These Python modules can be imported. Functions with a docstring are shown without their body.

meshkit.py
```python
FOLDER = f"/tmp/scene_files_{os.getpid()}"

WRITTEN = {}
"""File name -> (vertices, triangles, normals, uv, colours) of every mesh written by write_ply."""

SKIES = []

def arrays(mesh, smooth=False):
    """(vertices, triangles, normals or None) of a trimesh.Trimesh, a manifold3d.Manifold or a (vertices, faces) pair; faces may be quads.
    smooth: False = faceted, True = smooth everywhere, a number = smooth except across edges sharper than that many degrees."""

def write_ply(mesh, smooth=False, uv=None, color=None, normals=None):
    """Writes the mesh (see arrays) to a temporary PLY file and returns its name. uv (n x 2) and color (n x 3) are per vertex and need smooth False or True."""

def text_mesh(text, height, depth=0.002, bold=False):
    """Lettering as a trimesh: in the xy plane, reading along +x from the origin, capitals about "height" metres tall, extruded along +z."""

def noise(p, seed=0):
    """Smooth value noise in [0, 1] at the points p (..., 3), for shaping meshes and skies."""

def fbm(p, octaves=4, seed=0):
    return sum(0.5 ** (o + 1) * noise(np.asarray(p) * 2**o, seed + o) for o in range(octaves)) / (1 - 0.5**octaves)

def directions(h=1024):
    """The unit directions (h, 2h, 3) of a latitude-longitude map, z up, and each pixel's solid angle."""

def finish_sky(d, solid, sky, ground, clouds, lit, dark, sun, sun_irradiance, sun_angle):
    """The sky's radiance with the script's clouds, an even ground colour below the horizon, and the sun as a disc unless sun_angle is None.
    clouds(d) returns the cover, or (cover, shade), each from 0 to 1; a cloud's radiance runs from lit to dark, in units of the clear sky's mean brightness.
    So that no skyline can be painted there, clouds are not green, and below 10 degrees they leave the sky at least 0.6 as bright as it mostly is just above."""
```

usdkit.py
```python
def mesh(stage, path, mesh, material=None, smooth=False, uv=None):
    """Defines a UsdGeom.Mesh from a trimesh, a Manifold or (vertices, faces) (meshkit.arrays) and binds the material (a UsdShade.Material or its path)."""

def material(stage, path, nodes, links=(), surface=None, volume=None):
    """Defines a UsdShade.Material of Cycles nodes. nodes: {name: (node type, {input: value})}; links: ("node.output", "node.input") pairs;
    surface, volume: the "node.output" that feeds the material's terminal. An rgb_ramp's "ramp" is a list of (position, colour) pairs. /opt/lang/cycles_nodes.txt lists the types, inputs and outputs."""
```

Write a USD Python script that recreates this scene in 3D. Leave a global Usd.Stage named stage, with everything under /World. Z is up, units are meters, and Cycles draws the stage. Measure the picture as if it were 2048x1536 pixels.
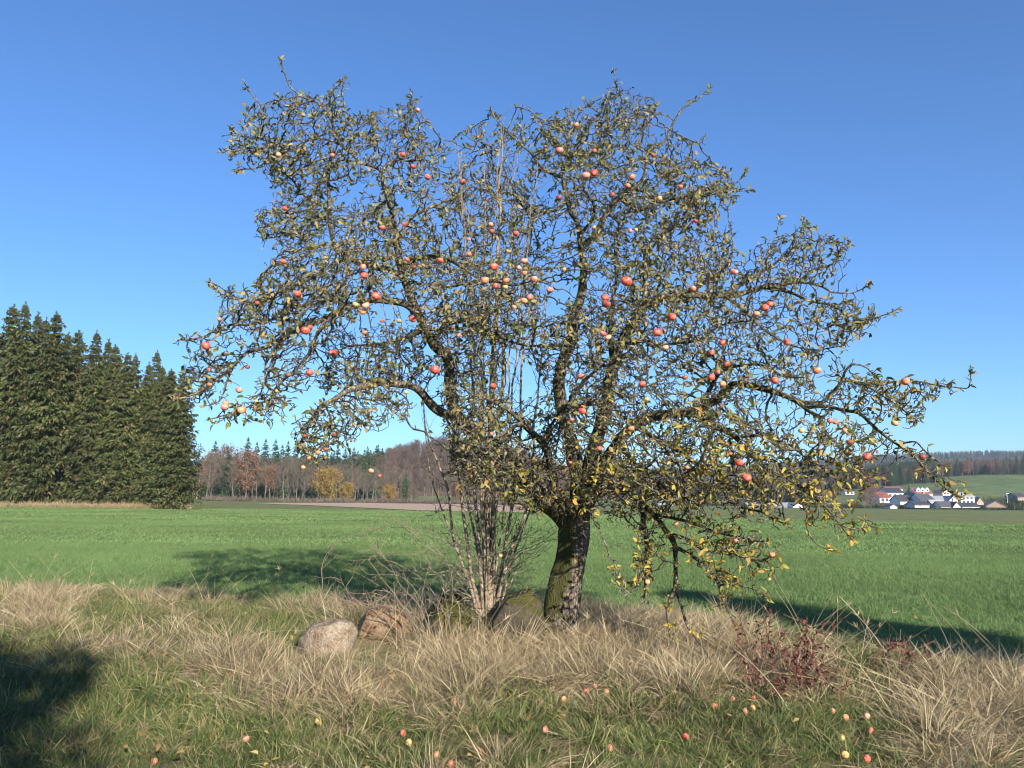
import math, random
import numpy as np, trimesh, shapely
from scipy.spatial import cKDTree
from shapely.geometry import Polygon
import usdkit, meshkit
from pxr import Usd, UsdGeom, UsdLux, UsdShade, Gf, Sdf, Vt

stage = Usd.Stage.CreateInMemory()
UsdGeom.SetStageUpAxis(stage, 'Z'); UsdGeom.SetStageMetersPerUnit(stage, 1.0)
UsdGeom.Xform.Define(stage, '/World'); UsdGeom.Scope.Define(stage, '/World/Looks')

# ------------------------------------------------------------------ camera, sky, sun
F, CX, CY, EYE = 1595.0, 1024.0, 768.0, 1.6          # the photograph's pixels
PITCH = math.atan(207 / F)
cam = UsdGeom.Camera.Define(stage, '/World/camera')
cam.CreateHorizontalApertureAttr(36.0); cam.CreateFocalLengthAttr(36.0 * F / 2048)
cam.CreateClippingRangeAttr(Gf.Vec2f(0.05, 20000))
cam.AddTranslateOp().Set(Gf.Vec3d(0, 0, EYE)); cam.AddRotateXOp().Set(90 + math.degrees(PITCH))
cam.CreateExposureAttr(1.3)
SUN_AZ, SUN_EL = math.radians(24), math.radians(22)     # behind the camera, to its right
TO_SUN = np.array([math.sin(SUN_AZ) * math.cos(SUN_EL), -math.cos(SUN_AZ) * math.cos(SUN_EL), math.sin(SUN_EL)])
SKY_STRENGTH, SUN_STRENGTH = 0.0955, 1.25
sky = UsdLux.DomeLight.Define(stage, '/World/sky')
sky.GetPrim().SetCustomDataByKey('kind', 'structure')
skym = usdkit.material(stage, '/World/Looks/sky_air', {
    's': ('sky_texture', {'sky_type': 'single_scattering', 'sun_disc': False, 'sun_elevation': SUN_EL,
                          'sun_rotation': math.atan2(TO_SUN[0], TO_SUN[1]), 'altitude': 450.0, 'air_density': 0.9, 'aerosol_density': 0.3, 'ozone_density': 1.0}),
    't': ('mix', {'mix_type': 'multiply', 'fac': 1.0, 'color2': (0.36, 0.62, 0.98)}), 'y': ('gamma', {'gamma': 0.9}),
    'b': ('background_shader', {'strength': SKY_STRENGTH})}, [('s.color', 'y.color'), ('y.color', 't.color1'), ('t.color', 'b.color')], surface='b.background')
UsdShade.MaterialBindingAPI.Apply(sky.GetPrim()).Bind(skym)
sun = UsdLux.DistantLight.Define(stage, '/World/sun')
sun.CreateNormalizeAttr(True); sun.CreateIntensityAttr(SUN_STRENGTH); sun.CreateAngleAttr(0.53); sun.CreateColorAttr(Gf.Vec3f(1.0, 0.93, 0.82))
zx = np.cross([0, 0, 1.0], TO_SUN); zx /= np.linalg.norm(zx); zy = np.cross(TO_SUN, zx)
sun.AddTransformOp().Set(Gf.Matrix4d(*[float(q) for row in (zx, zy, TO_SUN) for q in (*row, 0)], 0, 0, 30, 1))

# ------------------------------------------------------------------ helpers
RIGHT, FWD, UP = np.array([1.0, 0, 0]), np.array([0, math.cos(PITCH), math.sin(PITCH)]), np.array([0, -math.sin(PITCH), math.cos(PITCH)])
EYEP = np.array([0, 0, EYE])
def ray(px, py):
    px, py = np.asarray(px, float), np.asarray(py, float)
    return FWD + RIGHT * ((px - CX) / F)[..., None] - UP * ((py - CY) / F)[..., None]
def at(px, py, Y):
    d = ray(px, py)
    return EYEP + d * (np.asarray(Y, float) / d[..., 1])[..., None]
def project(p):
    q = np.asarray(p, float) - EYEP
    w = q @ FWD
    return CX + F * (q @ RIGHT) / w, CY - F * (q @ UP) / w
def sstep(a, b, x):
    t = np.clip((np.asarray(x, float) - a) / (b - a), 0, 1)
    return t * t * (3 - 2 * t)
def ground(x, y):
    x, y = np.broadcast_arrays(np.asarray(x, float), np.asarray(y, float))
    ye, xe = np.minimum(y, 600), np.clip(x, -350, 350)
    z = -(0.0153 * ye + 0.0137 * xe) * sstep(7, 32, y)
    u = x / np.maximum(y, 1)
    z = z + 27 * sstep(400, 690, y) * sstep(0.16, 0.62, u)
    z = z + 26 * np.exp(-((x + 30) / 66) ** 2 - ((y - 440) / 62) ** 2)
    z = z + 50 * sstep(950, 1750, y) * (0.85 + 0.3 * meshkit.noise(np.stack([x / 420, y / 900, 0 * x], -1), 3))
    near = 1 - sstep(10, 16, y)
    return z + near * 0.16 * (meshkit.fbm(np.stack([x * 0.55, y * 0.55, 0 * x], -1), 3, 5) - 0.5)
def hit(px, py):
    """Where a picture point meets the ground."""
    d = ray(px, py); lo, hi = 1.0, 3000.0
    t = np.geomspace(1.5, 3000, 4000)
    p = EYEP + d * t[:, None]
    below = np.nonzero(p[:, 2] < ground(p[:, 0], p[:, 1]))[0]
    return p[below[0]] if len(below) else p[-1]

taken = {}
def numbered(parent, name):
    k = taken.get((parent, name), -1) + 1
    taken[(parent, name)] = k
    return f'{parent}/{name}' if k == 0 else f'{parent}/{name}_{k:03d}'
def tag(prim, label=None, cat=None, group=None, kind=None):
    prim = prim.GetPrim() if hasattr(prim, 'GetPrim') else prim
    for k, t in (('label', label), ('category', cat), ('group', group), ('kind', kind)):
        if t: prim.SetCustomDataByKey(k, t)
    return prim
def place(x, loc=None, rz=0.0, scale=None, rot=None):
    if loc is not None: x.AddTranslateOp().Set(Gf.Vec3d(*map(float, loc)))
    if rot is not None: x.AddRotateXYZOp().Set(Gf.Vec3f(*map(float, rot)))
    elif loc is not None: x.AddRotateZOp().Set(float(rz))
    if scale is not None: x.AddScaleOp().Set(Gf.Vec3f(*(map(float, scale) if np.ndim(scale) else [float(scale)] * 3)))
    return x
def thing(name, label, cat, loc=(0, 0, 0), rz=0.0, scale=None, group=None, kind=None, rot=None):
    x = UsdGeom.Xform.Define(stage, numbered('/World', name)); place(x, loc, rz, scale, rot)
    return tag(x, label, cat, group, kind)
THIN = set()
def toned(m, mesh, mat):
    if mat in THIN:      # one random tone for every leaf or blade
        from scipy.sparse import coo_matrix; from scipy.sparse.csgraph import connected_components
        v, f = mesh; n = len(v); e = np.vstack([f[:, :2], f[:, 1:]]); _, lab = connected_components(coo_matrix((np.ones(len(e), np.int8), (e[:, 0], e[:, 1])), shape=(n, n)), directed=False)
        if len(taken) and lab.max() == 0: tone = np.full(n, (sum(taken.values()) * 0.618034) % 1.0)
        else: tone = np.random.default_rng(n).random(lab.max() + 1)[lab]
        UsdGeom.PrimvarsAPI(m).CreatePrimvar('tone', Sdf.ValueTypeNames.FloatArray, 'vertex').Set(Vt.FloatArray.FromNumpy(tone.astype(np.float32)))
    return m
def obj(name, mesh, mat, parent=None, smooth=False, label=None, kind=None):
    path = numbered(str(parent.GetPath()) if parent is not None else '/World', name)
    return tag(toned(usdkit.mesh(stage, path, mesh, LOOK[mat], smooth), mesh, mat), label, None, None, kind)
def solo(name, mesh, mat, label, cat, group=None, kind=None, smooth=False):
    return tag(obj(name, mesh, mat, None, smooth), label, cat, group, kind)
def dup(root, name, label, cat, loc, rz=0.0, scale=None, group=None, rot=None):
    r = thing(name, label, cat, loc, rz, scale, group, None, rot)
    r.GetReferences().AddInternalReference(root.GetPath()); r.SetInstanceable(True)
    return r
def scatter(name, protos, which, pos, quat, scales, label, cat=None, kind='stuff', parent=None):
    """One PointInstancer; protos: [(name, mesh, material, smooth)]."""
    path = numbered(str(parent.GetPath()) if parent is not None else '/World', name)
    pi = UsdGeom.PointInstancer.Define(stage, path)
    for n, m, mat, sm in protos:
        q = numbered(path, n); toned(usdkit.mesh(stage, q, m, LOOK[mat], sm), m, mat); pi.GetPrototypesRel().AddTarget(q)
    pi.CreateProtoIndicesAttr(Vt.IntArray.FromNumpy(np.asarray(which, np.int32)))
    pi.CreatePositionsAttr(Vt.Vec3fArray.FromNumpy(np.asarray(pos, np.float32)))
    q = np.asarray(quat, np.float32)
    pi.CreateOrientationsAttr(Vt.QuathArray([Gf.Quath(float(a), float(b), float(c), float(d)) for a, b, c, d in q]))
    s = np.asarray(scales, np.float32); s = np.repeat(s[:, None], 3, 1) if s.ndim == 1 else s
    pi.CreateScalesAttr(Vt.Vec3fArray.FromNumpy(s))
    return tag(pi, label, cat, None, kind)
def yaw(a, tiltx=None, tilty=None):
    a = np.asarray(a, float); h = a / 2
    q = np.stack([np.cos(h), 0 * h, 0 * h, np.sin(h)], -1)
    if tiltx is not None:
        def mul(p, r):
            w1, x1, y1, z1 = p.T; w2, x2, y2, z2 = r.T
            return np.stack([w1*w2-x1*x2-y1*y2-z1*z2, w1*x2+x1*w2+y1*z2-z1*y2, w1*y2-x1*z2+y1*w2+z1*x2, w1*z2+x1*y2-y1*x2+z1*w2], -1)
        tx, ty = np.asarray(tiltx) / 2, np.asarray(tilty) / 2
        q = mul(np.stack([np.cos(tx), np.sin(tx), 0*tx, 0*tx], -1), mul(np.stack([np.cos(ty), 0*ty, np.sin(ty), 0*ty], -1), q))
    return q

def unit(v):
    v = np.asarray(v, float)
    return v / np.maximum(np.linalg.norm(v, axis=-1, keepdims=True), 1e-9)
class Soup:
    """Collects (vertices, triangles) into one mesh."""
    def __init__(s): s.v, s.f, s.n = [], [], 0
    def add(s, v, f):
        v, f = np.asarray(v, float), np.asarray(f, int)
        if f.shape[1] == 4: f = np.vstack([f[:, [0, 1, 2]], f[:, [0, 2, 3]]])
        s.v.append(v); s.f.append(f + s.n); s.n += len(v); return s
    def mesh(s): return np.vstack(s.v), np.vstack(s.f)
    def tris(s): return sum(map(len, s.f))
def tube(p, r, sides=6, cap=True):
    p = np.asarray(p, float); n = len(p); r = np.broadcast_to(np.asarray(r, float), (n,))
    t = unit(np.gradient(p, axis=0))
    ref = np.array([0.31, 0.17, 1.0]) if abs(t[0, 2]) < 0.9 else np.array([1.0, 0.2, 0.1])
    a = unit(np.cross(t, ref)); b = np.cross(t, a)
    ang = np.arange(sides) * 2 * np.pi / sides
    v = p[:, None] + r[:, None, None] * (np.cos(ang)[None, :, None] * a[:, None] + np.sin(ang)[None, :, None] * b[:, None])
    i, j = np.meshgrid(np.arange(n - 1), np.arange(sides), indexing='ij'); j2 = (j + 1) % sides
    q = np.stack([i * sides + j, i * sides + j2, (i + 1) * sides + j2, (i + 1) * sides + j], -1).reshape(-1, 4)
    f = np.vstack([q[:, [0, 1, 2]], q[:, [0, 2, 3]]]); v = v.reshape(-1, 3)
    if cap:
        v = np.vstack([v, p[-1:] + t[-1:] * r[-1]]); k = len(v) - 1; o = (n - 1) * sides
        f = np.vstack([f, [[o + q, o + (q + 1) % sides, k] for q in range(sides)]])
    return v, f
def box(cx, cy, cz, sx, sy, sz):
    m = trimesh.creation.box([sx, sy, sz]); m.apply_translation([cx, cy, cz]); return np.array(m.vertices), np.array(m.faces)
def ribbons(base, d, side, length, width, bend, segs=3, drop=None):
    """n curved blades: base (n,3), start direction d, side vector, bend: how far the blade turns towards +bend vector (n,3)."""
    n = len(base); k = segs
    s = np.linspace(0, 1, k + 1)
    mid = base[:, None] + length[:, None, None] * (d[:, None] * s[None, :, None] + bend[:, None] * (s ** 2)[None, :, None])
    w = width[:, None, None] * np.array([1.0, 0.95, 0.8, 0.6, 0.4, 0.3])[:k][None, :, None] * side[:, None] / 2
    left, right = mid[:, :k] - w, mid[:, :k] + w
    v = np.concatenate([np.stack([left, right], 2).reshape(n, 2 * k, 3), mid[:, k:]], 1)
    f = []
    for q in range(k - 1): f += [[2*q, 2*q+1, 2*q+3], [2*q, 2*q+3, 2*q+2]]
    f.append([2*k-2, 2*k-1, 2*k])
    f = np.array(f)[None] + (np.arange(n) * (2 * k + 1))[:, None, None]
    return v.reshape(-1, 3), f.reshape(-1, 3)
def leaves(base, d, nrm, length, width, curl, fold):
    """n curled leaves of eight triangles each."""
    n = len(base); d = unit(d); side = unit(np.cross(nrm, d)); nrm = np.cross(d, side)
    L, W = length[:, None], width[:, None]
    def at_(s, w, up):
        mid = base + d * L * s - nrm * L * (curl[:, None] * s * s)
        return mid + side * W * w / 2 + nrm * W * fold[:, None] * up
    v = np.stack([at_(0, 0, 0), at_(.3, -1, 1), at_(.3, 0, 0), at_(.3, 1, 1), at_(.68, -.82, .9), at_(.68, 0, 0), at_(.68, .82, .9), at_(1, 0, .2)], 1)
    f = np.array([[0, 2, 1], [0, 3, 2], [1, 2, 5], [1, 5, 4], [2, 3, 6], [2, 6, 5], [4, 5, 7], [5, 6, 7]])
    return v, f
def merge_leaves(v, f):
    n = len(v)
    return v.reshape(-1, 3), (f[None] + (np.arange(n) * 8)[:, None, None]).reshape(-1, 3)
def rand_unit(rng, n):
    return unit(rng.normal(size=(n, 3)))

# ------------------------------------------------------------------ materials
LOOK = {}
def look(name, nodes, links, surface='p.BSDF', volume=None):
    LOOK[name] = usdkit.material(stage, '/World/Looks/' + name, nodes, links, surface=surface, volume=volume)
def leafy(name, ramp, transl=0.35, rough=0.6, noise=None, spec=0.25, tint=None):
    """Thin foliage: one colour for each leaf, let through by the sun. tint: (scale, low, high) of a slow change of tone over the ground."""
    THIN.add(name)
    nodes = {'g': ('geometry', {}), 'a': ('attribute', {'attribute': 'tone'}), 'r': ('rgb_ramp', {'ramp': ramp}), 'p': ('principled_bsdf', {'roughness': rough, 'specular_ior_level': spec}),
             't': ('translucent_bsdf', {}), 'm': ('mix_closure', {'fac': transl})}
    links = [('a.fac', 'r.fac'), ('p.BSDF', 'm.closure1'), ('t.BSDF', 'm.closure2')]
    src = 'r.color'
    if tint:
        nodes |= {'n': ('noise_texture', {'scale': tint[0], 'detail': 3.0}), 'v': ('map_range', {'from_min': 0.3, 'from_max': 0.7, 'to_min': tint[1], 'to_max': tint[2], 'clamp': True}), 'h': ('hsv', {'hue': 0.5, 'saturation': 1.0, 'fac': 1.0})}
        links += [('g.position', 'n.vector'), ('n.fac', 'v.value'), ('v.result', 'h.value'), ('r.color', 'h.color')]; src = 'h.color'
    links += [(src, 'p.base_color'), (src, 't.color')]
    look(name, nodes, links, 'm.closure')
def plain(name, color, rough=0.7, var=0.25, scale=2.0, spec=0.3, bump=0.0):
    dark = tuple(c * (1 - var) for c in color); lite = tuple(min(1, c * (1 + var)) for c in color)
    nodes = {'g': ('geometry', {}), 'n': ('noise_texture', {'scale': scale, 'detail': 5.0, 'roughness': 0.6}), 'r': ('rgb_ramp', {'ramp': [(0.3, dark), (0.7, lite)]}), 'p': ('principled_bsdf', {'roughness': rough, 'specular_ior_level': spec})}
    links = [('g.position', 'n.vector'), ('n.fac', 'r.fac'), ('r.color', 'p.base_color')]
    if bump:
        nodes['b'] = ('bump', {'strength': 1.0, 'distance': bump}); links += [('n.fac', 'b.height'), ('b.normal', 'p.normal')]
    look(name, nodes, links)
def bark(name, base, crack, lichen, moss=None, scale=1.0, bump=0.012, lich=0.56, yellow=None):
    nodes = {'g': ('geometry', {}), 'mp': ('mapping', {'scale': (9 * scale, 9 * scale, 2.2 * scale)}), 'v': ('voronoi_texture', {'feature': 'distance_to_edge', 'scale': 5.0}),
             'n': ('noise_texture', {'scale': 14.0 * scale, 'detail': 8.0, 'roughness': 0.65}), 'l': ('noise_texture', {'scale': 9.0 * scale, 'detail': 6.0, 'roughness': 0.7}),
             'rc': ('rgb_ramp', {'ramp': [(0.0, crack), (0.35, base)]}), 'rn': ('rgb_ramp', {'ramp': [(0.25, (0.45, 0.45, 0.45)), (0.75, (1.3, 1.3, 1.3))]}),
             'mu': ('mix', {'mix_type': 'multiply', 'fac': 1.0}), 'rl': ('rgb_ramp', {'ramp': [(lich, (0, 0, 0)), (lich + 0.08, (1, 1, 1))]}),
             'ml': ('mix', {'mix_type': 'mix', 'color2': lichen}), 'p': ('principled_bsdf', {'roughness': 0.9, 'specular_ior_level': 0.15}),
             'ad': ('math', {'math_type': 'multiply_add', 'value2': 0.6}), 'b': ('bump', {'strength': 1.0, 'distance': bump})}
    links = [('g.position', 'mp.vector'), ('n.color', 'mu.color2'), ('mp.vector', 'v.vector'), ('g.position', 'n.vector'), ('g.position', 'l.vector'),
             ('v.distance', 'rc.fac'), ('n.fac', 'rn.fac'), ('rc.color', 'mu.color1'), ('l.fac', 'rl.fac'), ('mu.color', 'ml.color1'),
             ('n.fac', 'ad.value1'), ('v.distance', 'ad.value3'), ('ad.value', 'b.height'), ('b.normal', 'p.normal')]
    links = [q for q in links if q[0] != 'n.color'] + [('rn.color', 'mu.color2'), ('rl.color', 'ml.fac')]
    nodes['bw'] = ('rgb_to_bw', {}); links = [q for q in links if q != ('rl.color', 'ml.fac')] + [('rl.color', 'bw.color'), ('bw.val', 'ml.fac')]
    src = 'ml.color'
    if yellow:
        nodes |= {'y': ('noise_texture', {'scale': 16.0 * scale, 'detail': 4.0}), 'ry': ('rgb_ramp', {'ramp': [(0.64, (0, 0, 0)), (0.68, (1, 1, 1))]}), 'bw2': ('rgb_to_bw', {}), 'my': ('mix', {'color2': yellow})}
        links += [('g.position', 'y.vector'), ('y.fac', 'ry.fac'), ('ry.color', 'bw2.color'), ('bw2.val', 'my.fac'), (src, 'my.color1')]; src = 'my.color'
    if moss:      # moss on the side away from the sun and low down
        nodes |= {'sx': ('separate_xyz', {}), 'mm': ('math', {'math_type': 'multiply', 'value2': -0.9}), 'ms': ('math', {'math_type': 'add'}), 'rm': ('rgb_ramp', {'ramp': [(0.55, (0, 0, 0)), (0.85, (1, 1, 1))]}), 'bw3': ('rgb_to_bw', {}), 'mo': ('mix', {'color2': moss})}
        links += [('g.normal', 'sx.vector'), ('sx.x', 'mm.value1'), ('mm.value', 'ms.value1'), ('l.fac', 'ms.value2'), ('ms.value', 'rm.fac'), ('rm.color', 'bw3.color'), ('bw3.val', 'mo.fac'), (src, 'mo.color1')]; src = 'mo.color'
    links.append((src, 'p.base_color'))
    look(name, nodes, links)

bark('apple_bark', (0.21, 0.17, 0.13), (0.05, 0.04, 0.03), (0.24, 0.23, 0.17), moss=(0.045, 0.045, 0.014), yellow=(0.30, 0.20, 0.03))
bark('apple_twig', (0.085, 0.072, 0.055), (0.04, 0.034, 0.028), (0.19, 0.18, 0.13), scale=2.5, bump=0.003, lich=0.50, yellow=(0.26, 0.19, 0.035))
bark('hazel_bark', (0.35, 0.275, 0.19), (0.17, 0.13, 0.09), (0.30, 0.26, 0.19), scale=1.6, bump=0.003, lich=0.58)
leafy('straw_far', [(0.0, (0.22, 0.17, 0.09)), (1.0, (0.34, 0.26, 0.15))], 0.2)
leafy('reddish_twig', [(0.0, (0.12, 0.062, 0.05)), (0.6, (0.19, 0.10, 0.08)), (1.0, (0.22, 0.13, 0.10))], 0.1)
plain('cane', (0.15, 0.112, 0.08), 0.7, 0.35, 18)
plain('dead_stick', (0.34, 0.29, 0.22), 0.8, 0.3, 20)
leafy('apple_leaf', [(0.0, (0.055, 0.09, 0.025)), (0.22, (0.12, 0.135, 0.04)), (0.46, (0.21, 0.19, 0.065)), (0.66, (0.28, 0.225, 0.10)), (0.82, (0.26, 0.185, 0.10)), (0.92, (0.36, 0.26, 0.06)), (1.0, (0.14, 0.085, 0.05))], 0.3)
leafy('apple_leaf_low', [(0.0, (0.12, 0.14, 0.028)), (0.3, (0.27, 0.24, 0.05)), (0.55, (0.40, 0.32, 0.07)), (0.75, (0.48, 0.33, 0.05)), (0.88, (0.27, 0.16, 0.06)), (1.0, (0.50, 0.26, 0.045))], 0.35)
leafy('dead_leaf', [(0.0, (0.20, 0.11, 0.05)), (0.4, (0.28, 0.17, 0.07)), (0.7, (0.34, 0.24, 0.08)), (0.85, (0.36, 0.28, 0.06)), (1.0, (0.12, 0.07, 0.04))], 0.2)
leafy('red_leaf', [(0.0, (0.075, 0.022, 0.022)), (0.45, (0.125, 0.036, 0.034)), (0.75, (0.18, 0.085, 0.055)), (1.0, (0.12, 0.065, 0.042))], 0.3)
# ------------------------------------------------------------------ the land
def soil(name, ramp, scale, rough=0.95, bump=0.02, fine=None):
    nodes = {'g': ('geometry', {}), 'n': ('noise_texture', {'scale': scale, 'detail': 8.0, 'roughness': 0.65}), 'r': ('rgb_ramp', {'ramp': ramp}),
             'p': ('principled_bsdf', {'roughness': rough, 'specular_ior_level': 0.1}), 'b': ('bump', {'strength': 1.0, 'distance': bump})}
    links = [('g.position', 'n.vector'), ('n.fac', 'r.fac'), ('r.color', 'p.base_color'), ('n.fac', 'b.height'), ('b.normal', 'p.normal')]
    if fine:
        nodes |= {'n2': ('noise_texture', {'scale': fine, 'detail': 4.0}), 'r2': ('rgb_ramp', {'ramp': [(0.3, (0.7, 0.7, 0.7)), (0.7, (1.2, 1.2, 1.2))]}), 'x': ('mix', {'mix_type': 'multiply', 'fac': 1.0})}
        links = [q for q in links if q[1] != 'p.base_color'] + [('g.position', 'n2.vector'), ('n2.fac', 'r2.fac'), ('r.color', 'x.color1'), ('r2.color', 'x.color2'), ('x.color', 'p.base_color')]
    look(name, nodes, links)
soil('verge_soil', [(0.3, (0.05, 0.055, 0.02)), (0.5, (0.11, 0.10, 0.045)), (0.7, (0.16, 0.13, 0.07))], 3.0)
soil('field_soil', [(0.3, (0.085, 0.14, 0.04)), (0.7, (0.105, 0.165, 0.05))], 0.5, fine=6.0)
soil('meadow_turf', [(0.3, (0.11, 0.13, 0.045)), (0.7, (0.15, 0.16, 0.06))], 0.09, bump=0.05, fine=0.6)
soil('plough_soil', [(0.3, (0.33, 0.24, 0.165)), (0.7, (0.41, 0.31, 0.22))], 0.25, bump=0.05, fine=1.5)
soil('hill_turf', [(0.35, (0.075, 0.12, 0.04)), (0.65, (0.13, 0.14, 0.06))], 0.012, bump=0.1, fine=0.1)

GX = 6 * np.sinh(np.linspace(-6.75, 6.75, 271))
def edge_near(x):       # where the long grass of the verge ends and the sown field begins
    return np.interp(x, [-60, -22, -8.6, -2.9, 0.0, 1.1, 2.9, 4.5, 6, 9], [20, 17.0, 13.4, 11.9, 11.5, 11.1, 9.7, 7.2, 5.0, 2.4])
def edge_far(x):
    return np.interp(x, [-90, -60, -45, -15, 5, 32, 60], [88, 92, 97, 108, 104, 82, 76])
def strip(x, lo, hi, rows, power=1.0):
    t = np.linspace(0, 1, rows) ** power
    Y = lo[None] + (hi - lo)[None] * t[:, None]; X = np.broadcast_to(x, Y.shape)
    v = np.stack([X, Y, ground(X, Y)], -1).reshape(-1, 3); n = len(x)
    i, j = np.meshgrid(np.arange(rows - 1), np.arange(n - 1), indexing='ij')
    q = np.stack([i * n + j, i * n + j + 1, (i + 1) * n + j + 1, (i + 1) * n + j], -1).reshape(-1, 4)
    return v, q
c = lambda y: np.full(len(GX), float(y))
GXN = np.unique(np.concatenate([GX, np.linspace(-14, 14, 141)]))
cn = lambda y: np.full(len(GXN), float(y))
tag(obj('verge_ground', strip(GXN, cn(-12), edge_near(GXN), 110), 'verge_soil', smooth=True), kind='structure')
tag(obj('far_verge_ground', strip(GX, c(-400), c(-12), 12), 'verge_soil', smooth=True), kind='structure')
tag(obj('sown_field', strip(GXN, edge_near(GXN), edge_far(GXN), 70, 1.6), 'field_soil', smooth=True), kind='structure')
tag(obj('meadow', strip(GXN, edge_far(GXN), cn(300), 40), 'meadow_turf', smooth=True), kind='structure')
soil('leaf_litter', [(0.3, (0.085, 0.058, 0.042)), (0.7, (0.13, 0.09, 0.065))], 0.06, bump=0.1, fine=0.5)
soil('far_wood_floor', [(0.35, (0.035, 0.038, 0.03)), (0.65, (0.06, 0.055, 0.04))], 0.008, bump=0.1, fine=0.05)
hv, hq = strip(GX, c(300), c(1000), 90); hc = hv[hq].mean(1); hu = hc[:, 0] / hc[:, 1]
def part_of(keep):
    q = hq[keep]; used, inv = np.unique(q, return_inverse=True); return hv[used], inv.reshape(q.shape)
dome = (np.exp(-((hc[:, 0] + 30) / 66) ** 2 - ((hc[:, 1] - 440) / 62) ** 2) > .10) | ((hc[:, 0] < -40) & (hc[:, 0] > -220) & (hc[:, 1] < 420))
crest = (hu > .05) & (hc[:, 1] > np.interp(hu, [.05, .36, .47, .8], [470, 605, 668, 668])) & (hc[:, 1] < 800)
tag(obj('hills', part_of(~dome & ~crest), 'hill_turf', smooth=True), kind='structure')
tag(obj('wood_floor', part_of(dome), 'leaf_litter', smooth=True), kind='structure')
tag(obj('wood_floor', part_of(crest & ~dome), 'leaf_litter', smooth=True), kind='structure')
tag(obj('far_hills', strip(GX, c(1000), c(6500), 50, 1.8), 'far_wood_floor', smooth=True), kind='structure')
# the ploughed field between the sown field and the wood
pl = [hit(*q) for q in ((505, 1007), (620, 1011), (840, 1021.5), (1085, 1026))]; pu = [hit(*q) for q in ((505, 1006.5), (620, 1004.5), (850, 1003.5), (1085, 1004))]
px_ = np.linspace(pl[0][0], pl[-1][0], 40)
lo_ = np.interp(px_, [q[0] for q in pl], [q[1] for q in pl]); hi_ = np.interp(px_, sorted(q[0] for q in pu), [q[1] for q in sorted(pu, key=lambda q: q[0])])
pv, pq = strip(px_, np.minimum(lo_, hi_ - 0.5), hi_, 24); pv[:, 2] += 0.06
tag(obj('ploughed_field', (pv, pq), 'plough_soil', smooth=True), kind='structure')
# ------------------------------------------------------------------ woods, hills and the village
leafy('spruce_needles', [(0.0, (0.03, 0.043, 0.013)), (0.5, (0.056, 0.072, 0.02)), (0.84, (0.085, 0.092, 0.028)), (0.93, (0.12, 0.085, 0.04)), (1.0, (0.16, 0.105, 0.05))], 0.12, tint=(0.14, 0.62, 1.25))
leafy('far_needles', [(0.0, (0.022, 0.045, 0.02)), (1.0, (0.05, 0.075, 0.03))], 0.15, tint=(0.05, 0.8, 1.3))
leafy('rust_leaf', [(0.0, (0.15, 0.08, 0.05)), (0.6, (0.22, 0.125, 0.078)), (1.0, (0.26, 0.17, 0.10))], 0.25, tint=(0.06, 0.75, 1.2))
leafy('gold_leaf', [(0.0, (0.20, 0.13, 0.03)), (0.6, (0.30, 0.20, 0.05)), (1.0, (0.22, 0.17, 0.06))], 0.25)
leafy('bare_twig', [(0.0, (0.07, 0.055, 0.042)), (0.6, (0.12, 0.095, 0.072)), (1.0, (0.165, 0.13, 0.095))], 0.1, tint=(0.03, 0.8, 1.25))
leafy('purple_twig', [(0.0, (0.08, 0.054, 0.043)), (0.6, (0.12, 0.085, 0.068)), (1.0, (0.16, 0.115, 0.09))], 0.1, tint=(0.02, 0.8, 1.25))
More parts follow.
